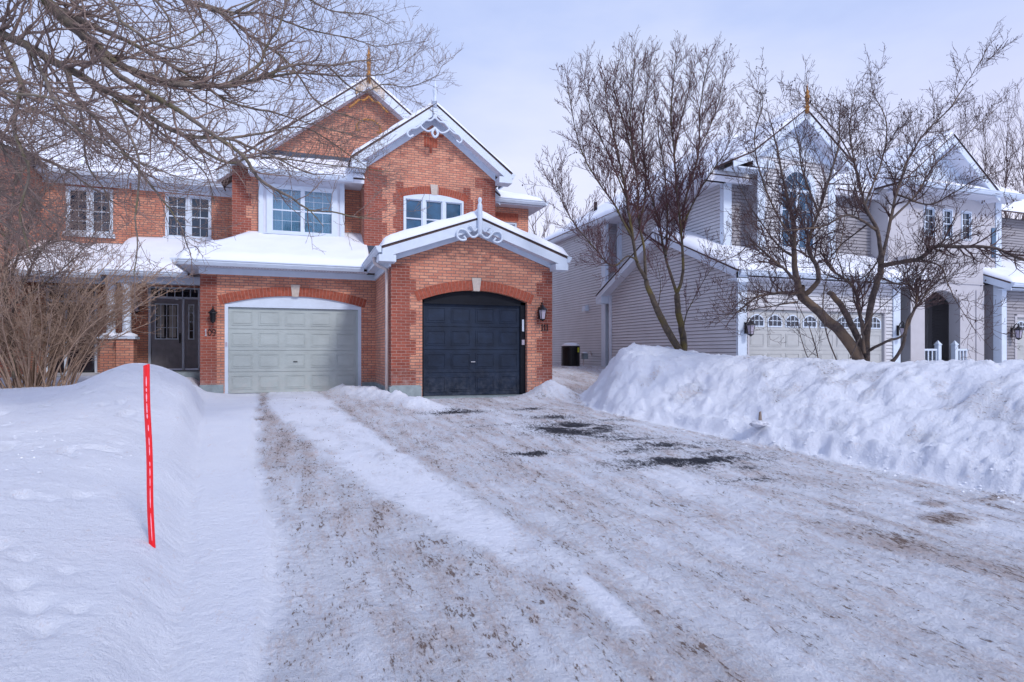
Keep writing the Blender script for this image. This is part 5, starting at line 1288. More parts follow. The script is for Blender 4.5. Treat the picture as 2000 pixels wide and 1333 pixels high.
def small_things():
    # cooling unit beside the grey house
    x, y = 9.80, 20.7; z = float(terrain(np.array([x]), np.array([y]))[0]) - .05; z = .46
    T = thing('air_conditioner', 'round black outdoor cooling unit topped with snow against the grey siding', 'air conditioner', (x, y, z))
    m = MB(); m.lathe((x, y, z), [(.33, 0), (.345, .03)], 24); h = .04
    prof = [(.345, .03)]
    for i in range(16): prof += [(.345, .05 + i * .042), (.325, .055 + i * .042), (.325, .075 + i * .042), (.345, .08 + i * .042)]
    prof += [(.345, .74), (.355, .75), (.355, .79), (.30, .82)]
    m.lathe((x, y, z), prof, 28, False); m.build('body', M['black'], T)
    m = MB()
    for i in range(14): a = 2 * PI * i / 14; m.bar((x + .345 * math.cos(a), y + .345 * math.sin(a), z + .03), (x + .345 * math.cos(a), y + .345 * math.sin(a), z + .74), .014, .014)
    m.build('guard', M['black'], T)
    m = MB(); m.lathe((x, y, z + .80), [(.34, 0), (.32, .05), (.22, .10), (.10, .12), (0.01, .125)], 20); m.build('snow_cap', M['roof_snow'], T)
    m = MB(); a = -1.05; c = (x + .352 * math.cos(a), y + .352 * math.sin(a)); tx, ty = -math.sin(a), math.cos(a)
    m.add([(c[0] - tx * .06, c[1] - ty * .06 - .012, z + .56), (c[0] + tx * .06, c[1] + ty * .06 - .012, z + .56), (c[0] + tx * .06, c[1] + ty * .06 - .012, z + .74), (c[0] - tx * .06, c[1] - ty * .06 - .012, z + .74)], [(0, 1, 2, 3)]); m.build('energy_label', M['yellow'], T)
    G = thing('gas_meter', 'small grey meter capped with snow right of the black cooling unit', 'meter', (10.55, 21.0, .4))
    m = MB(); m.box(10.45, 10.65, 20.9, 21.1, .75, .98); m.build('housing', M['concrete'], G)
    m = MB(); m.tube([(10.5, 21, .3), (10.5, 21, .76)], .02, 6); m.tube([(10.62, 21, .98), (10.8, 21, 1.05), (10.86, 21, .9)], .02, 6); m.build('pipe', M['pipe'], G)
    m = MB(); m.lathe((10.55, 21, .98), [(.12, 0), (.08, .05), (.01, .06)], 10); m.build('snow_cap', M['roof_snow'], G)
    # red driveway stake
    zq = 2.6
    while zq < 5:
        b = at_depth(296, 1066, zq)
        if float(terrain(np.array([b.x]), np.array([b.y]))[0]) > b.z: break
        zq += .01
    print('stake depth', zq); t = at_depth(285, 715, zq + .05); d = (t - b)
    T = thing('driveway_marker', 'bright red plastic driveway marker stake with pale reflective patches standing in the left snow', 'marker stake', tuple(b))
    right = Vector((CT, -ST, 0)); fw = Vector((ST, CT, 0)); m = MB(); n = 24
    vs = []
    for i in range(n + 1):
        p = b - d * .22 + d * (1.22 * i / n) + right * (.0025 * math.sin(i * .55))
        w = .019
        cs = [(-w, .004), (-w * .9, -.002), (-w * .2, -.008), (w * .62, -.010), (w * .95, -.004), (w, .006), (w * .6, .010), (-w * .6, .008)]
        lift = .012 if i == n else 0
        for q, e in cs: vs.append(p + right * q + fw * e + Vector((0, 0, lift * (q + w) / (2 * w))))
    k = 8; fs = [(i * k + j, i * k + (j + 1) % k, (i + 1) * k + (j + 1) % k, (i + 1) * k + j) for i in range(n) for j in range(k)] + [tuple(range(k - 1, -1, -1)), tuple(range(n * k, n * k + k))]
    m.add(vs, fs); m.build('stake', M['red'], T)
    m = MB(); rnd = random.Random(3)
    segs = [(.885, .94), (.855, .875), (.80, .845), (.735, .79), (.705, .73), (.635, .67), (.555, .60), (.50, .55), (.44, .465), (.385, .43), (.33, .375), (.21, .32), (.03, .18)]
    for a, c in segs:
        lo, hi = (.15, .60) if a > .7 else (.38, .70); P = []; nn = 10
        for i in range(nn + 1):
            s_ = a + (c - a) * i / nn; wdt = math.sin(PI * (.08 + .84 * i / nn)) ** .6; cc = (lo + hi) / 2; hw = (hi - lo) / 2 * wdt * rnd.uniform(.75, 1)
            p = b + d * s_ + right * (.0025 * math.sin((.22 + s_) / 1.22 * 24 * .55)); P.append((p + right * (  .019 * (cc - hw)) - fw * .0117, p + right * (  .019 * (cc + hw)) - fw * .0117))
        m.add([q for pr in P for q in pr], [(2 * i, 2 * i + 1, 2 * i + 3, 2 * i + 2) for i in range(nn)])
    m.build('reflective_mark', M['redgloss'], T)
    # lump of ice with a bit of wood stuck in the bank
    p = at_depth(1482, 828, 8.35); T = thing('ice_chunk', 'dirty ice chunk sticking out at the foot of the right snow bank', 'ice chunk', tuple(p))
    bm = bmesh.new(); bmesh.ops.create_icosphere(bm, subdivisions=3, radius=1)
    for v in bm.verts:
        c = v.co; f = 1 + .35 * float(fbm(np.array([c.x * 2.1 + 5]), np.array([c.y * 2.1 + c.z * 3]), 5)[0]); v.co = Vector((c.x * .13 * f, c.y * .10 * f, c.z * .05 * f))
    me = bpy.data.meshes.new('ice'); bm.to_mesh(me); bm.free(); link('ice', me, M['ice'], T)
    m = MB(); m.xz([(p.x + .0, p.z + .03), (p.x + .05, p.z + .02), (p.x + .035, p.z + .17), (p.x + .012, p.z + .16)], p.y - .01, p.y + .01); m.build('splinter', M['splinter'], T)
M['ice'] = paint('grey_ice', (.55, .57, .64), .45, .25, scale=18, bmp=.01)

def clods():
    rnd = random.Random(11); V = []; Fc = []
    base = [(-1, 0, 0), (1, 0, 0), (0, -1, 0), (0, 1, 0), (0, 0, 1), (0, 0, -.6)]
    faces = [(0, 2, 4), (2, 1, 4), (1, 3, 4), (3, 0, 4), (2, 0, 5), (1, 2, 5), (3, 1, 5), (0, 3, 5)]
    def put(n, gen, mat, name, label, cat):
        X = []; 
        for _ in range(n): X.append(gen())
        xa = np.array([g[0] for g in X]); ya = np.array([g[1] for g in X]); za = terrain(xa, ya)
        m = MB()
        for (x, y, s), z in zip(X, za):
            an = rnd.uniform(0, 6); vs = []
            for b in base:
                f = rnd.uniform(.6, 1.2) * s; q = Vector(b) * f; vs.append((x + q.x * math.cos(an) - q.y * math.sin(an), y + q.x * math.sin(an) + q.y * math.cos(an), z + q.z * .6 + s * .1))
            m.add(vs, faces)
        o = m.build(name, M[mat], None, origin=(0, 0, 0)); tag(o, label, cat, kind='stuff')
    def g1():
        y = 2 + 12 * rnd.random() ** 1.3; a = float(trackline(np.array([y]))[0]) - .1; c = float(right_edge(np.array([y]))) + .1
        return rnd.uniform(a, min(c, a + y * 1.0 + 1.5)), y, rnd.uniform(.003, .009) * (.6 + y / 12)
    put(900, g1, 'stonegrit', 'gravel', 'brown grit and tiny clods scattered over the packed snow of the driveway', 'gravel')
    def g2():
        y = rnd.uniform(3, 11); x = float(right_edge(np.array([y]))) + rnd.gauss(.05, .16); return x, y, rnd.uniform(.008, .028)
    put(260, g2, 'snow', 'snow_crumbs', 'small lumps of snow fallen along the foot of the right bank', 'snow')
    def g3():
        return rnd.gauss(-2.6, .55), rnd.gauss(6.3, .5), rnd.uniform(.006, .02)
    put(110, g3, 'snow', 'snow_crumbs', 'crusty snow crumbs scattered on the left lawn behind the red stake', 'snow')
# ------------------------------------------------------------------ bare trees
class Wood:
    """collects tapering polylines and makes one mesh of them"""
    def __init__(s): s.p = []
    def add(s, pts, rad): s.p.append((pts, rad))
    def build(s, name, mat, parent, origin, n=None, buds=0, seed=1, label=None):
        V = []; Fq = []; base = 0
        for pts, rad in s.p:
            P = np.array(pts); R = np.array(rad); m = len(P); rm = float(R.max())
            k = n or (10 if rm > .05 else 7 if rm > .02 else 5 if rm > .009 else 3)
            D = np.gradient(P, axis=0); D /= np.linalg.norm(D, axis=1)[:, None] + 1e-9
            ref = np.array([.31, .22, .925]) if abs(D[0, 2]) < .9 else np.array([1., 0, 0])
            A = np.cross(D, ref); A /= np.linalg.norm(A, axis=1)[:, None] + 1e-9; B = np.cross(D, A)
            t = np.arange(k) * 2 * PI / k
            if rm > .03:
                rr = 1 + .10 * np.sin(t * 2 + P[:, :1] * 7) + .07 * np.sin(t * 3 + P[:, 2:3] * 9)
            else: rr = np.ones((m, k))
            ring = P[:, None, :] + (A[:, None, :] * np.cos(t)[None, :, None] + B[:, None, :] * np.sin(t)[None, :, None]) * (R[:, None] * rr)[:, :, None]
            V.append(ring.reshape(-1, 3))
            i = np.arange(m - 1)[:, None] * k; j = np.arange(k)[None, :]; j2 = (j + 1) % k
            q = np.stack([i + j, i + j2, i + k + j2, i + k + j], -1).reshape(-1, 4) + base
            Fq.append(q); base += m * k
        if buds:
            rnd = np.random.RandomState(seed); tips = [np.array(p[-1]) for p, r in s.p if r[-1] < .006]
            if tips:
                sel = rnd.choice(len(tips), min(buds, len(tips)), replace=False)
                for q_ in sel:
                    for _ in range(rnd.randint(1, 4)):
                        c = tips[q_] + rnd.normal(0, .018, 3); r = rnd.uniform(.006, .015)
                        o = np.array([(-r, 0, 0), (0, -r, 0), (r, 0, 0), (0, r, 0), (0, 0, r * 1.4), (0, 0, -r * 1.4)]) + c
                        V.append(o); b = base; base += 6
                        Fq.append(np.array([[b, b + 1, b + 4, b + 3], [b + 2, b + 3, b + 4, b + 1], [b, b + 3, b + 5, b + 1], [b + 2, b + 1, b + 5, b + 3]]))
        V = np.concatenate(V) - np.array(origin); Q = np.concatenate(Fq).astype(np.int32)
        me = bpy.data.meshes.new(name); me.vertices.add(len(V)); me.vertices.foreach_set('co', V.ravel())
        nq = len(Q); me.loops.add(nq * 4); me.polygons.add(nq); me.loops.foreach_set('vertex_index', Q.ravel())
        me.polygons.foreach_set('loop_start', np.arange(0, nq * 4, 4, dtype=np.int32)); me.polygons.foreach_set('loop_total', np.full(nq, 4, np.int32))
        me.update(calc_edges=True); me.polygons.foreach_set('use_smooth', np.ones(nq, bool))
        o = link(name, me, M[mat], parent); 
        if label: o['label'] = label
        return o

def unit(v): return v / (np.linalg.norm(v) + 1e-9)

def spline(pts, rads, per=6):
    P = [np.array(p, float) for p in pts]; out = []; ro = []
    for i in range(len(P) - 1):
        p0, p1, p2, p3 = P[max(i - 1, 0)], P[i], P[i + 1], P[min(i + 2, len(P) - 1)]
        for k in range(per):
            t = k / per; out.append(.5 * ((2 * p1) + (p2 - p0) * t + (2 * p0 - 5 * p1 + 4 * p2 - p3) * t * t + (3 * p1 - p0 - 3 * p2 + p3) * t ** 3)); ro.append(rads[i] * (1 - t) + rads[i + 1] * t)
    out.append(P[-1]); ro.append(rads[-1]); return np.array(out), np.array(ro)

def grow(tw, rs, p, d, L, r, lvl, par):
    """one twig with its side twigs; par holds wobble, tropism, spacing and angles"""
    seg = par['seg'] * (1 if lvl == 0 else .75); n = max(3, int(L / seg)); st = L / n
    pts = [p]; rad = [r]; cur = p; dd = unit(d); g = par['trop']
    for i in range(n):
        dd = unit(dd + rs.normal(0, par['wob'], 3) + g * (.10 if lvl else .06)); cur = cur + dd * st
        pts.append(cur); rad.append(max(par['rmin'] * .75, r * (1 - .72 * (i + 1) / n)))
    tw.add(pts, rad)
    if lvl >= par['lv']: return
    dens = par['dens'][lvl]; cnt = max(2, int(L * dens * rs.uniform(.8, 1.2)))
    for k in range(cnt):
        t = par['t0'] + (1 - par['t0']) * (k + rs.uniform(.1, .9)) / cnt
        i = min(n - 1, int(t * n)); f = t * n - i
        q = pts[i] * (1 - f) + pts[i + 1] * f; ax = unit(pts[i + 1] - pts[i])
        rnd = unit(np.cross(ax, rs.normal(0, 1, 3))); 
        if par.get('flat'): rnd = unit(rnd * np.array([1, par['flat'], 1]))
        an = math.radians(rs.uniform(*par['ang'])); nd = unit(ax * math.cos(an) + rnd * math.sin(an) + g * par.get('ct', .25))
        rl = L * par['ratio'] * rs.uniform(.55, 1.15) * (1 - .45 * t)
        if rl < .05: continue
        grow(tw, rs, q, nd, rl, max(par['rmin'], (rad[i] * .62)), lvl + 1, par)

def limb_twigs(tw, rs, P, R, par, dens, L, t0=.15, start=0):
    """side twigs along an explicit limb"""
    seglen = np.linalg.norm(np.diff(P, axis=0), axis=1); tot = seglen.sum(); cum = np.concatenate([[0], np.cumsum(seglen)])
    cnt = int(tot * dens)
    for k in range(cnt):
        s = tot * (t0 + (1 - t0) * (k + rs.uniform(0, 1)) / cnt); i = min(len(P) - 2, int(np.searchsorted(cum, s) - 1)); f = (s - cum[i]) / (seglen[i] + 1e-9)
        q = P[i] * (1 - f) + P[i + 1] * f; ax = unit(P[i + 1] - P[i]); rnd = unit(np.cross(ax, rs.normal(0, 1, 3)))
        if par.get('flat'): rnd = unit(rnd * np.array([1, par['flat'], 1]))
        an = math.radians(rs.uniform(*par['ang'])); nd = unit(ax * math.cos(an) + rnd * math.sin(an) + par['trop'] * par.get('ct', .25))
        grow(tw, rs, q, nd, L * rs.uniform(.5, 1.2) * (1 - .35 * s / tot), max(par['rmin'], min(R[i] * .55, .016 * L + .004)), start, par)
    # the limb carries on as a twig
    grow(tw, rs, P[-1], P[-1] - P[-2], L * .5, max(par['rmin'], R[-1]), start, par)

def make_tree(name, label, cat, base, limbs, par, mats, twL, dens, seed, buds=0, group=None, thin=1.0, extra=None):
    """limbs: list of (list of (u,v,z), r0, r1); the first ones are the trunk"""
    T = thing(name, label, cat, base, group); rs = np.random.RandomState(seed); trunk = Wood(); tw = Wood()
    for li, lb in enumerate(limbs):
        pts, r0, r1 = lb[:3]; opt = lb[3] if len(lb) > 3 else {}
        W = [np.array(at_depth(u, v, z)) for u, v, z in pts]; m = len(W)
        rads = [max(.004, thin * (r0 + (r1 - r0) * (i / (m - 1)) ** .7)) for i in range(m)]
        P, R = spline(W, rads, 6)
        if len(P) > 8:
            nz = np.cumsum(rs.normal(0, .006, P.shape), axis=0); nz -= np.linspace(0, 1, len(P))[:, None] * nz[-1]; P = P + nz * min(1, r0 * 18)
        trunk.add(P, R)
        if not opt.get('bare'): limb_twigs(tw, rs, P, R, par, opt.get('dens', dens), opt.get('L', twL), opt.get('t0', .2))
    if extra: extra(tw, rs)
    trunk.build('trunk', mats[0], T, base); tw.build('crown', mats[1], T, base, buds=buds, seed=seed)
    return T

UP = np.array([0, 0, 1.0])
def all_trees():
    # --- the tree between the houses: two stems from one foot, vase-shaped
    z = 12.4
    L = []
    A = lambda pts, r0, r1, **o: L.append(([(u, v, z + dz) for u, v, dz in pts], r0, r1, o))
    A([(1326, 712, 0), (1330, 690, 0), (1302, 640, -.05), (1278, 590, -.1), (1262, 548, -.15)], .155, .085, bare=1)
    A([(1332, 712, 0), (1336, 670, .05), (1328, 620, .1), (1322, 575, .1)], .16, .10, bare=1)
    A([(1262, 548, -.15), (1243, 510, -.2), (1232, 450, -.3), (1222, 380, -.3), (1205, 300, -.5), (1188, 220, -.6), (1180, 150, -.7)], .075, .012)
    A([(1262, 552, -.15), (1258, 490, 0), (1245, 420, .1), (1243, 340, .2), (1222, 250, .2), (1200, 170, .3), (1212, 112, .3)], .062, .010)
    A([(1246, 512, -.2), (1226, 500, -.5), (1195, 518, -.9), (1160, 480, -1.3), (1125, 440, -1.5), (1098, 395, -1.8), (1080, 330, -2.0)], .035, .008)
    A([(1236, 470, -.2), (1200, 400, -.6), (1165, 350, -.9), (1135, 290, -1.0), (1118, 220, -1.2), (1110, 170, -1.2)], .04, .008)
    A([(1228, 400, 0), (1200, 330, .5), (1170, 260, .6), (1150, 200, .8), (1140, 140, .8)], .036, .008)
    A([(1243, 340, .2), (1230, 250, .0), (1235, 170, -.2), (1240, 110, -.3)], .036, .008)
    A([(1250, 440, 0), (1262, 360, .4), (1255, 270, .6), (1262, 190, .7), (1270, 120, .7)], .038, .008)
    A([(1322, 575, .1), (1335, 530, .1), (1331, 450, .1), (1324, 380, 0), (1318, 300, 0), (1310, 220, -.1), (1316, 150, -.2), (1322, 110, -.2)], .072, .010)
    A([(1331, 450, .1), (1340, 380, .3), (1362, 300, .4), (1366, 220, .5), (1378, 150, .5), (1385, 118, .5)], .050, .008)
    A([(1322, 575, .1), (1298, 500, .3), (1284, 430, .6), (1268, 370, .7), (1250, 300, .9), (1225, 240, 1.0)], .058, .009)
    A([(1300, 500, .2), (1302, 420, .9), (1300, 340, 1.1), (1290, 280, 1.1), (1282, 210, 1.2), (1275, 150, 1.2)], .042, .008)
    A([(1335, 440, .1), (1368, 370, -.3), (1395, 330, -.5), (1420, 290, -.7), (1436, 240, -.9)], .038, .007)
    A([(1362, 300, .4), (1390, 240, .6), (1408, 180, .8), (1412, 140, .8)], .028, .007)
    A([(1331, 660, 0), (1340, 615, -.3), (1352, 590, -.5), (1385, 530, -.8), (1420, 490, -1.2)], .03, .006, dens=4)
    A([(1318, 300, 0), (1330, 240, .3), (1345, 180, .3), (1352, 130, .4)], .03, .007)
    A([(1285, 600, -.1), (1290, 560, -.2), (1285, 520, -.4)], .02, .006, dens=5)
    base = tuple(at_depth(1330, 700, z)); base = (base[0], base[1], .45)
    par = dict(seg=.085, wob=.13, trop=UP, rmin=.0038, lv=2, dens=[14.0, 17.0], t0=.08, ang=(22, 58), ratio=.52, ct=.22)
    make_tree('tree', 'bare vase-shaped tree with two mossy stems standing in snow before the grey sided wall', 'tree', base, L, par, ('bark_mid', 'twig_mid'), .84, 14, 5, buds=800, thin=.60)
    # --- crabapple behind the right bank: leaning stems, tangled low crown
    z = 10.4; L = []
    A([(1690, 730, 0), (1655, 665, 0), (1610, 620, .1), (1576, 585, .1), (1562, 560, .1)], .155, .14, bare=1)
    A([(1562, 575, .1), (1552, 520, .1), (1550, 470, .1), (1545, 420, .2), (1535, 370, .3), (1520, 300, .4), (1506, 240, .4)], .105, .015)
    A([(1570, 580, .1), (1600, 540, -.2), (1580, 480, -.4), (1600, 420, -.4), (1622, 350, -.5), (1640, 280, -.5), (1640, 220, -.5)], .085, .012)
    A([(1555, 548, .1), (1530, 525, -.3), (1500, 500, -.5), (1470, 480, -.7), (1440, 500, -.9), (1410, 510, -1)], .055, .008)
    A([(1560, 572, .1), (1520, 572, -.2), (1480, 580, -.4), (1440, 610, -.6)], .06, .02)
    A([(1558, 590, .1), (1510, 598, -.4), (1440, 610, -.7), (1400, 625, -.9)], .030, .006)
    A([(1550, 500, .1), (1518, 480, .5), (1490, 440, .7), (1462, 400, .9), (1440, 350, 1.0)], .045, .008)
    A([(1548, 470, .1), (1520, 420, -.3), (1490, 350, -.6), (1475, 270, -.8), (1490, 200, -.8), (1480, 170, -.8)], .038, .007)
    A([(1690, 735, .1), (1688, 690, .1), (1670, 640, .1), (1640, 590, .2), (1618, 570, .3)], .13, .07, bare=1)
    A([(1692, 735, .1), (1692, 650, 0), (1700, 600, -.1), (1716, 540, -.2), (1722, 500, -.3)], .115, .085, bare=1)
    A([(1694, 660, .1), (1680, 610, .3), (1664, 560, .5), (1625, 530, .6), (1608, 500, .7)], .075, .03)
    A([(1722, 500, -.3), (1712, 450, -.3), (1690, 400, -.2), (1672, 330, -.1), (1660, 260, 0), (1668, 180, .1)], .07, .010)
    A([(1722, 520, -.3), (1760, 512, -.6), (1800, 505, -.8), (1830, 480, -1.0), (1880, 477, -1.2), (1940, 482, -1.4), (1990, 505, -1.6), (2040, 530, -1.8)], .075, .03, L=.7)
    A([(1716, 540, -.2), (1760, 555, -.7), (1800, 530, -1.0), (1850, 470, -1.3), (1920, 440, -1.5)], .035, .010)
    A([(1800, 508, -.8), (1835, 520, -1.1), (1850, 550, -1.2), (1870, 590, -1.3), (1900, 640, -1.4)], .03, .007, dens=6)
    A([(1718, 520, -.3), (1740, 440, -.1), (1750, 380, 0), (1770, 320, .1), (1800, 270, .1), (1850, 220, .1), (1890, 160, .1), (1925, 100, .1)], .060, .008)
    A([(1740, 430, -.1), (1790, 380, .4), (1820, 330, .6), (1850, 300, .7), (1905, 250, .8), (1960, 200, 1)], .040, .007)
    A([(1712, 450, -.3), (1660, 420, -.6), (1610, 440, -.8), (1540, 450, -1.0), (1500, 450, -1.1)], .045, .01)
    A([(1600, 420, -.4), (1570, 340, -.7), (1560, 280, -.9), (1545, 220, -1.0)], .035, .007)
    A([(1690, 400, -.2), (1720, 320, .3), (1730, 240, .5), (1705, 180, .6), (1700, 140, .6)], .036, .007)
    A([(1750, 380, 0), (1810, 400, -.6), (1860, 380, -.9), (1910, 350, -1.1), (1970, 330, -1.2)], .034, .007)
    A([(1672, 330, -.1), (1640, 270, .4), (1600, 220, .6), (1560, 180, .7)], .03, .007)
    A([(1690, 690, .1), (1730, 668, -.3), (1765, 655, -.5), (1775, 620, -.6), (1820, 560, -.8), (1850, 540, -.9)], .052, .014, t0=.6)
    A([(1690, 735, .2), (1720, 720, -.1), (1755, 690, -.3), (1772, 640, -.4), (1790, 590, -.3), (1790, 560, -.3)], .07, .03, t0=.8)
    A([(1592, 735, .3), (1575, 690, .3), (1562, 650, .3), (1555, 600, .3)], .02, .008, dens=3); A([(1605, 735, .2), (1592, 680, .2), (1580, 640, .1), (1560, 600, .1)], .022, .010, dens=3)
    A([(1660, 700, -.3), (1700, 620, -.5), (1760, 560, -.6), (1770, 480, -.6)], .02, .008, dens=4); A([(1640, 720, .1), (1612, 640, -.2), (1612, 560, -.4), (1640, 480, -.4), (1650, 420, -.4)], .024, .010, dens=4)
    A([(1690, 440, -.3), (1640, 480, .6), (1600, 520, .9), (1520, 520, 1.1)], .03, .008); A([(1722, 500, -.3), (1690, 540, .5), (1650, 560, .8), (1640, 600, .9)], .028, .010)
    # broken snag
    A([(1688, 690, -.12), (1682, 640, -.14), (1680, 600, -.14)], .05, .012, bare=1)
    base = tuple(at_depth(1690, 720, z)); base = (base[0], base[1], .5)
    par = dict(seg=.08, wob=.17, trop=UP, rmin=.0034, lv=2, dens=[14, 15.0], t0=.08, ang=(25, 70), ratio=.55, ct=.14)
    make_tree('tree', 'bare tangled crabapple tree with leaning trunks behind the right snow bank', 'tree', base, L, par, ('bark_right', 'twig_right'), .85, 11.5, 9, buds=500, thin=.56)
    # --- big tree outside the left edge, its boughs sweeping over the driveway
    L = []
    B = lambda pts, r0, r1, **o: L.append((pts, r0, r1, o))
    tz = 6.4
    B([(-330, 900, tz), (-310, 650, tz), (-280, 400, tz), (-240, 150, tz), (-190, -60, tz)], .24, .15, bare=1)
    B([(-240, 150, tz), (-80, -60, 6.2), (60, -30, 6.1), (110, 20, 6.1), (180, 85, 6.2), (240, 130, 6.3), (310, 155, 6.5), (380, 168, 6.7), (440, 168, 6.9), (500, 155, 7.2), (570, 130, 7.5), (640, 128, 7.9), (720, 118, 8.3)], .11, .012, t0=.22)
    B([(-280, 400, tz), (-140, 110, 6), (-60, 60, 5.9), (0, 72, 5.9), (60, 100, 5.9), (130, 140, 5.9), (220, 195, 6.1), (300, 240, 6.3), (360, 268, 6.5), (440, 272, 6.7), (520, 300, 7.0), (610, 340, 7.3)], .10, .012, t0=.2)
    B([(110, 20, 6.1), (200, 60, 6.3), (260, 90, 6.4), (330, 125, 6.6), (390, 160, 6.8), (450, 200, 7.0), (520, 215, 7.2), (600, 240, 7.5), (700, 268, 7.9)], .05, .008)
    B([(180, 85, 6.2), (240, 150, 6.1), (290, 180, 6.1), (350, 215, 6.2), (400, 250, 6.4), (470, 300, 6.6), (510, 350, 6.8), (560, 380, 7.0), (605, 410, 7.2), (640, 412, 7.4), (700, 425, 7.7), (740, 428, 7.9)], .052, .009, dens=5)
    B([(605, 410, 7.2), (620, 428, 7.2), (632, 443, 7.2)], .013, .006, bare=1)
    B([(700, 425, 7.7), (735, 414, 7.8), (765, 395, 7.9)], .009, .004, dens=3)
    B([(130, 140, 5.9), (150, 190, 5.7), (190, 230, 5.7), (225, 275, 5.8), (270, 330, 6.0), (310, 380, 6.2), (345, 430, 6.3), (372, 495, 6.4)], .042, .007)
    B([(220, 195, 6.1), (250, 260, 5.6), (270, 330, 5.5), (262, 420, 5.4), (268, 480, 5.4), (262, 540, 5.4)], .022, .007, dens=5)
    B([(60, 100, 5.9), (100, 180, 5.2), (125, 230, 5.1), (180, 270, 5.1), (240, 300, 5.2), (300, 330, 5.4), (360, 350, 5.6)], .03, .006)
    B([(-80, -60, 6.2), (120, -60, 6.8), (260, -40, 7.3), (380, 5, 7.8), (450, 30, 8.2), (490, 70, 8.4), (560, 120, 8.7), (610, 190, 8.9), (660, 220, 9.1), (720, 240, 9.2)], .07, .008)
    B([(380, 5, 7.8), (450, 25, 8.3), (520, 30, 8.7), (600, 60, 9.1), (680, 75, 9.4), (740, 90, 9.6), (800, 80, 9.8)], .035, .006)
    B([(440, 168, 6.9), (500, 130, 7.3), (520, 90, 7.4), (545, 50, 7.5), (560, 0, 7.6), (570, -60, 7.6)], .035, .015)
    B([(500, 155, 7.2), (580, 145, 7.8), (650, 150, 8.2), (720, 150, 8.6), (770, 140, 8.8), (815, 100, 9.0)], .028, .005)
    B([(440, 272, 6.7), (520, 260, 7.2), (600, 250, 7.6), (680, 300, 8.0), (720, 330, 8.2)], .025, .006)
    B([(360, 268, 6.5), (440, 320, 6.8), (500, 310, 7.1), (600, 320, 7.6), (700, 330, 8.0), (760, 335, 8.3)], .028, .006)
    B([(640, 128, 7.9), (700, 180, 8.4), (750, 165, 8.7), (800, 170, 8.9), (850, 150, 9.0), (862, 130, 9.1)], .02, .005)
    B([(-240, 150, tz), (-60, -100, 5.5), (60, -60, 5.2), (200, -10, 5.1), (240, 40, 5.1), (330, 90, 5.3), (400, 60, 5.6)], .05, .008)
    B([(0, 72, 5.9), (40, 160, 5.5), (30, 250, 5.4), (60, 330, 5.4), (40, 420, 5.4), (60, 500, 5.5)], .04, .008)
    B([(-60, 60, 5.9), (-20, 150, 5.0), (20, 180, 4.9), (90, 190, 4.9), (160, 213, 4.9)], .03, .012, dens=4)
    B([(-250, 200, tz), (-80, 200, 6.4), (0, 280, 6.6), (60, 300, 6.8), (120, 330, 7.0), (180, 370, 7.2), (230, 400, 7.3)], .05, .008)
    B([(-280, 400, tz), (-60, 350, 7.2), (10, 380, 7.5), (70, 420, 7.8), (120, 470, 8.0)], .05, .008)
    B([(-250, 200, tz), (-60, 160, 7.4), (20, 200, 7.7), (120, 240, 8.0), (200, 300, 8.3), (260, 310, 8.5), (330, 340, 8.6)], .05, .008)
    B([(-80, -60, 6.2), (60, -80, 7.5), (160, 20, 8), (260, 60, 8.4), (300, 130, 8.6), (360, 200, 8.7), (430, 230, 8.9)], .04, .006)
    B([(260, -40, 7.3), (330, 30, 7.4), (340, 90, 7.5), (420, 110, 7.7)], .03, .006)
    B([(450, 30, 8.2), (560, -20, 8.6), (640, 20, 9), (720, 30, 9.4), (760, 50, 9.6)], .03, .006)
    B([(-250, 200, tz), (-60, 230, 6.0), (20, 300, 6.0), (60, 380, 6.1), (130, 430, 6.2), (170, 440, 6.3)], .035, .006)
    B([(130, 140, 5.9), (160, 230, 6.3), (170, 320, 6.5), (210, 380, 6.7), (215, 440, 6.8)], .028, .006)
    B([(-260, 320, tz), (-80, 300, 6.0), (-10, 420, 6.0), (60, 470, 6.0), (110, 520, 6.1)], .03, .006)
    B([(220, 195, 6.1), (330, 270, 6.8), (400, 340, 7.1), (420, 400, 7.2)], .025, .006)
    base = tuple(at_depth(-330, 900, tz)); base = (base[0], base[1], 0.05)
    par = dict(seg=.075, wob=.15, trop=UP, rmin=.0027, lv=2, dens=[10, 10.0], t0=.1, ang=(25, 65), ratio=.55, ct=.05)
    make_tree('tree', 'large bare tree whose grey boughs sweep in from the upper left over the brick houses', 'tree', base, L, par, ('bark_left', 'twig_left'), .85, 14.0, 14, buds=0, thin=.70)
    # --- darker small tree rising behind the shrub at the left edge
    L = []
    for pts, r in (([(30, 740, 11.6), (20, 640, 11.6), (12, 540, 11.5), (20, 440, 11.4), (28, 360, 11.3), (35, 290, 11.2)], .06), ([(20, 620, 11.6), (60, 520, 11.4), (110, 450, 11.2), (150, 400, 11)], .035), ([(15, 560, 11.5), (60, 430, 11.9), (90, 370, 12), (140, 330, 12)], .035),
                   ([(22, 480, 11.4), (-30, 400, 11), (-40, 300, 11)], .03), ([(20, 600, 11.6), (80, 560, 11.8), (150, 500, 12), (190, 450, 12)], .03), ([(40, 500, 11.4), (120, 470, 11.0), (190, 490, 10.8)], .026), ([(28, 360, 11.3), (70, 300, 11.4), (110, 280, 11.6)], .025)):
        B(pts, r, .008)
    base = tuple(at_depth(30, 745, 11.6)); par = dict(seg=.08, wob=.17, trop=UP, rmin=.0042, lv=2, dens=[8, 8], t0=.1, ang=(25, 70), ratio=.55, ct=.1)
    make_tree('tree', 'slim dark bare tree rising behind the tan shrub at the left edge', 'tree', base, L, par, ('bark_left', 'twig_left'), 1.0, 17, 21, thin=.8)
    # --- multi-stemmed shrub
    rs = np.random.RandomState(4); c = np.array(at_depth(62, 752, 11.9)); c[2] = .36
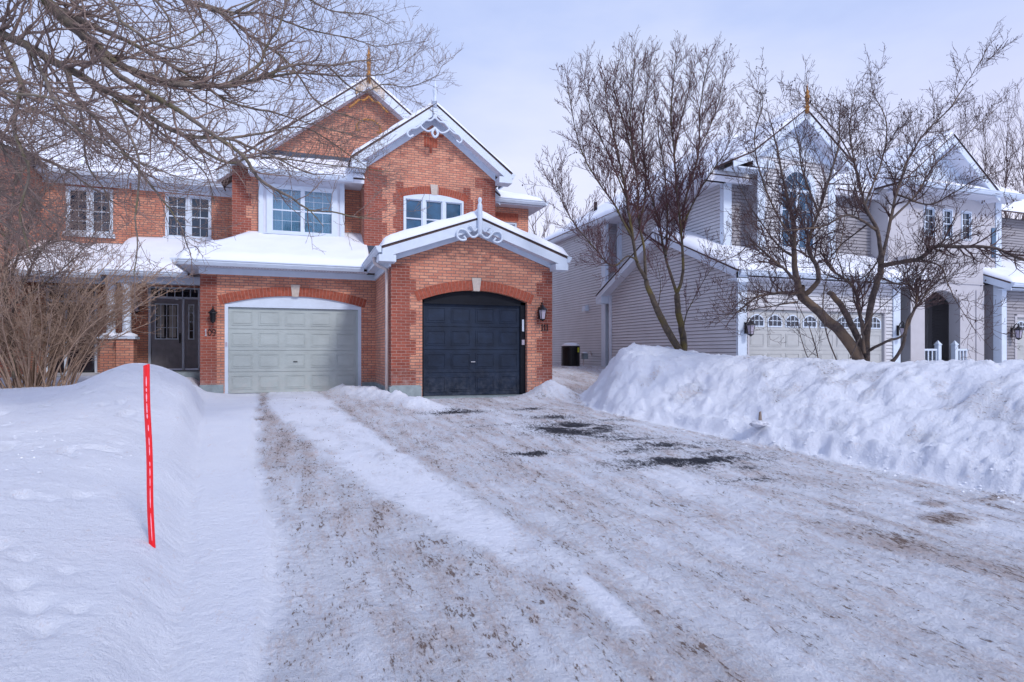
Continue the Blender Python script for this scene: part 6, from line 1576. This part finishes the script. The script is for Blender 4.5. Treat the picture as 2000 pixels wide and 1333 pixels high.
    T = thing('shrub', 'tan twiggy shrub fanning from many bare stems in the snow at the left', 'shrub', tuple(c)); tw = Wood()
    par = dict(seg=.085, wob=.13, trop=UP, rmin=.0042, lv=2, dens=[8.5, 9.0], t0=.2, ang=(20, 65), ratio=.48, ct=-.02)
    st = Wood()
    for k in range(105):
        a = rs.uniform(0, 2 * PI); rr = rs.uniform(0, .5); p = c + np.array([math.cos(a) * rr * 1.5, math.sin(a) * rr * .7, -.1])
        lean = rs.uniform(.05, .62) * (.62 if math.cos(a) > 0 else 1); d = unit(np.array([math.cos(a) * lean + rs.normal(0, .1), math.sin(a) * lean * .8, 1.0]))
        Ls = rs.uniform(1.9, 3.4); n = 14; pts = [p]; cur = p; dd = d
        for i in range(n):
            dd = unit(dd + rs.normal(0, .05, 3) + np.array([math.cos(a) * .05, math.sin(a) * .04, -.02])); cur = cur + dd * Ls / n; pts.append(cur)
        P = np.array(pts); R = np.linspace(rs.uniform(.010, .019), .006, n + 1); st.add(P, R)
        limb_twigs(tw, rs, P, R, par, 7.5, .62, t0=.25)
    st.build('stem', 'twig_bush', T, tuple(c)); tw.build('crown', 'twig_bush', T, tuple(c))
    # --- trees far behind
    rs = np.random.RandomState(8); farp = dict(seg=.28, wob=.09, trop=UP, rmin=.009, lv=2, dens=[1.7, 2.2], t0=.2, ang=(18, 42), ratio=.42, ct=.3)
    F_ = [(1046, 392, 46, 'thin bare tree in the gap just right of the brick house, nearest its eave'), (1064, 418, 52, 'thin bare tree in the gap beyond the brick house, tucked against the grey roof'), (1880, 262, 50, 'leftmost thin bare tree behind the beige gable'), (1925, 250, 52, 'thin bare tree behind the gap between the beige gable and the far snowy roof'),
          (1965, 240, 50, 'tall thin bare tree above the far snowy roof'), (2000, 250, 54, 'thin bare tree cut by the right edge above the roof'), (1740, 300, 60, 'short bare tree top in the dip between the two gables'), (905, 395, 60, 'thin bare treetop behind the low roof of the brick house'), (1220, 420, 60, 'faint bare tree behind the grey house ridge')]
    for u, v, zz, lb in F_:
        top = at_depth(u, v, zz); x, y = top.x, top.y; h = top.z
        T = thing('distant_tree', lb, 'tree', (x, y, .5), 'bare trees behind the houses'); tr = Wood(); tw = Wood()
        n = 12; pts = [np.array([x + rs.normal(0, .08) * i * .3, y, .5 + (h - .5) * i / n]) for i in range(n + 1)]; P = np.array(pts); R = np.linspace(.11, .012, n + 1); tr.add(P, R)
        limb_twigs(tw, rs, P, R, farp, 2.6, h * .26, t0=.35)
        tr.build('trunk', 'twig_far', T, (x, y, .5)); tw.build('crown', 'twig_far', T, (x, y, .5))

# ------------------------------------------------------------------ light
def light():
    w = bpy.data.worlds.new('World'); S.world = w; w.use_nodes = True; N = w.node_tree.nodes; L = w.node_tree.links
    bg = N['Background']; sky = N.new('ShaderNodeTexSky'); sky.sky_type = 'NISHITA'; sky.sun_disc = False
    el = math.radians(40); az = math.atan2(SUN[0], SUN[1])          # azimuth from +Y towards +X
    sky.sun_elevation = el; sky.sun_rotation = az; sky.air_density = 1.0; sky.dust_density = 2.0; sky.ozone_density = 2.0
    tc = N.new('ShaderNodeTexCoord'); mp = N.new('ShaderNodeMapping'); mp.inputs['Scale'].default_value = (1, 1, 2.6); L.new(tc.outputs['Generated'], mp.inputs['Vector'])
    nz = noise(N, L, mp.outputs[0], 1.5, 6, .55)
    cl = ramp(N, [(.28, (4.0, 5.0, 8.6)), (.50, (5.5, 6.5, 9.8)), (.80, (8.2, 8.6, 10.4))]); L.new(nz, cl.inputs[0])
    # cloud veil thins to a brighter band low in the east
    sep = N.new('ShaderNodeSeparateXYZ'); L.new(tc.outputs['Generated'], sep.inputs[0])
    hz = N.new('ShaderNodeMapRange'); hz.inputs[1].default_value = .45; hz.inputs[2].default_value = .0; L.new(sep.outputs['Z'], hz.inputs[0])
    ex = N.new('ShaderNodeMapRange'); ex.inputs[1].default_value = -.1; ex.inputs[2].default_value = 1.0; L.new(sep.outputs['X'], ex.inputs[0])
    mm = N.new('ShaderNodeMath'); mm.operation = 'MULTIPLY'; L.new(hz.outputs[0], mm.inputs[0]); L.new(ex.outputs[0], mm.inputs[1])
    c2 = mix(N, L, mm.outputs[0], cl.outputs[0], (13.0, 11.9, 12.6))
    hz2 = N.new('ShaderNodeMath'); hz2.operation = 'MULTIPLY'; L.new(hz.outputs[0], hz2.inputs[0]); hz2.inputs[1].default_value = .55
    c2 = mix(N, L, hz2.outputs[0], c2, (10.2, 9.9, 12.6))
    c3 = mix(N, L, .82, sky.outputs[0], c2)
    L.new(c3, bg.inputs['Color']); bg.inputs['Strength'].default_value = .09
    sd = bpy.data.lights.new('sun', 'SUN'); sd.energy = 1.6; sd.angle = math.radians(9); sd.color = (1, .96, .95)
    so = bpy.data.objects.new('sun', sd); COL.objects.link(so)
    d = Vector((SUN[0] * math.cos(el), SUN[1] * math.cos(el), math.sin(el)))
    so.rotation_euler = d.to_track_quat('Z', 'Y').to_euler(); so.location = (6, -6, 12)
    S.cycles.use_denoising = True
    v = S.view_settings; v.view_transform = 'Standard'; v.look = 'None'; v.exposure = EXPO; v.gamma = 1

_s = Vector((.30, -.95)).normalized(); SUN = (_s.x, _s.y); EXPO = 0.36

build_terrain(); house_navy(); house_sage(); house_left(); house_grey(); house_porch(); small_things(); clods(); all_trees(); light()
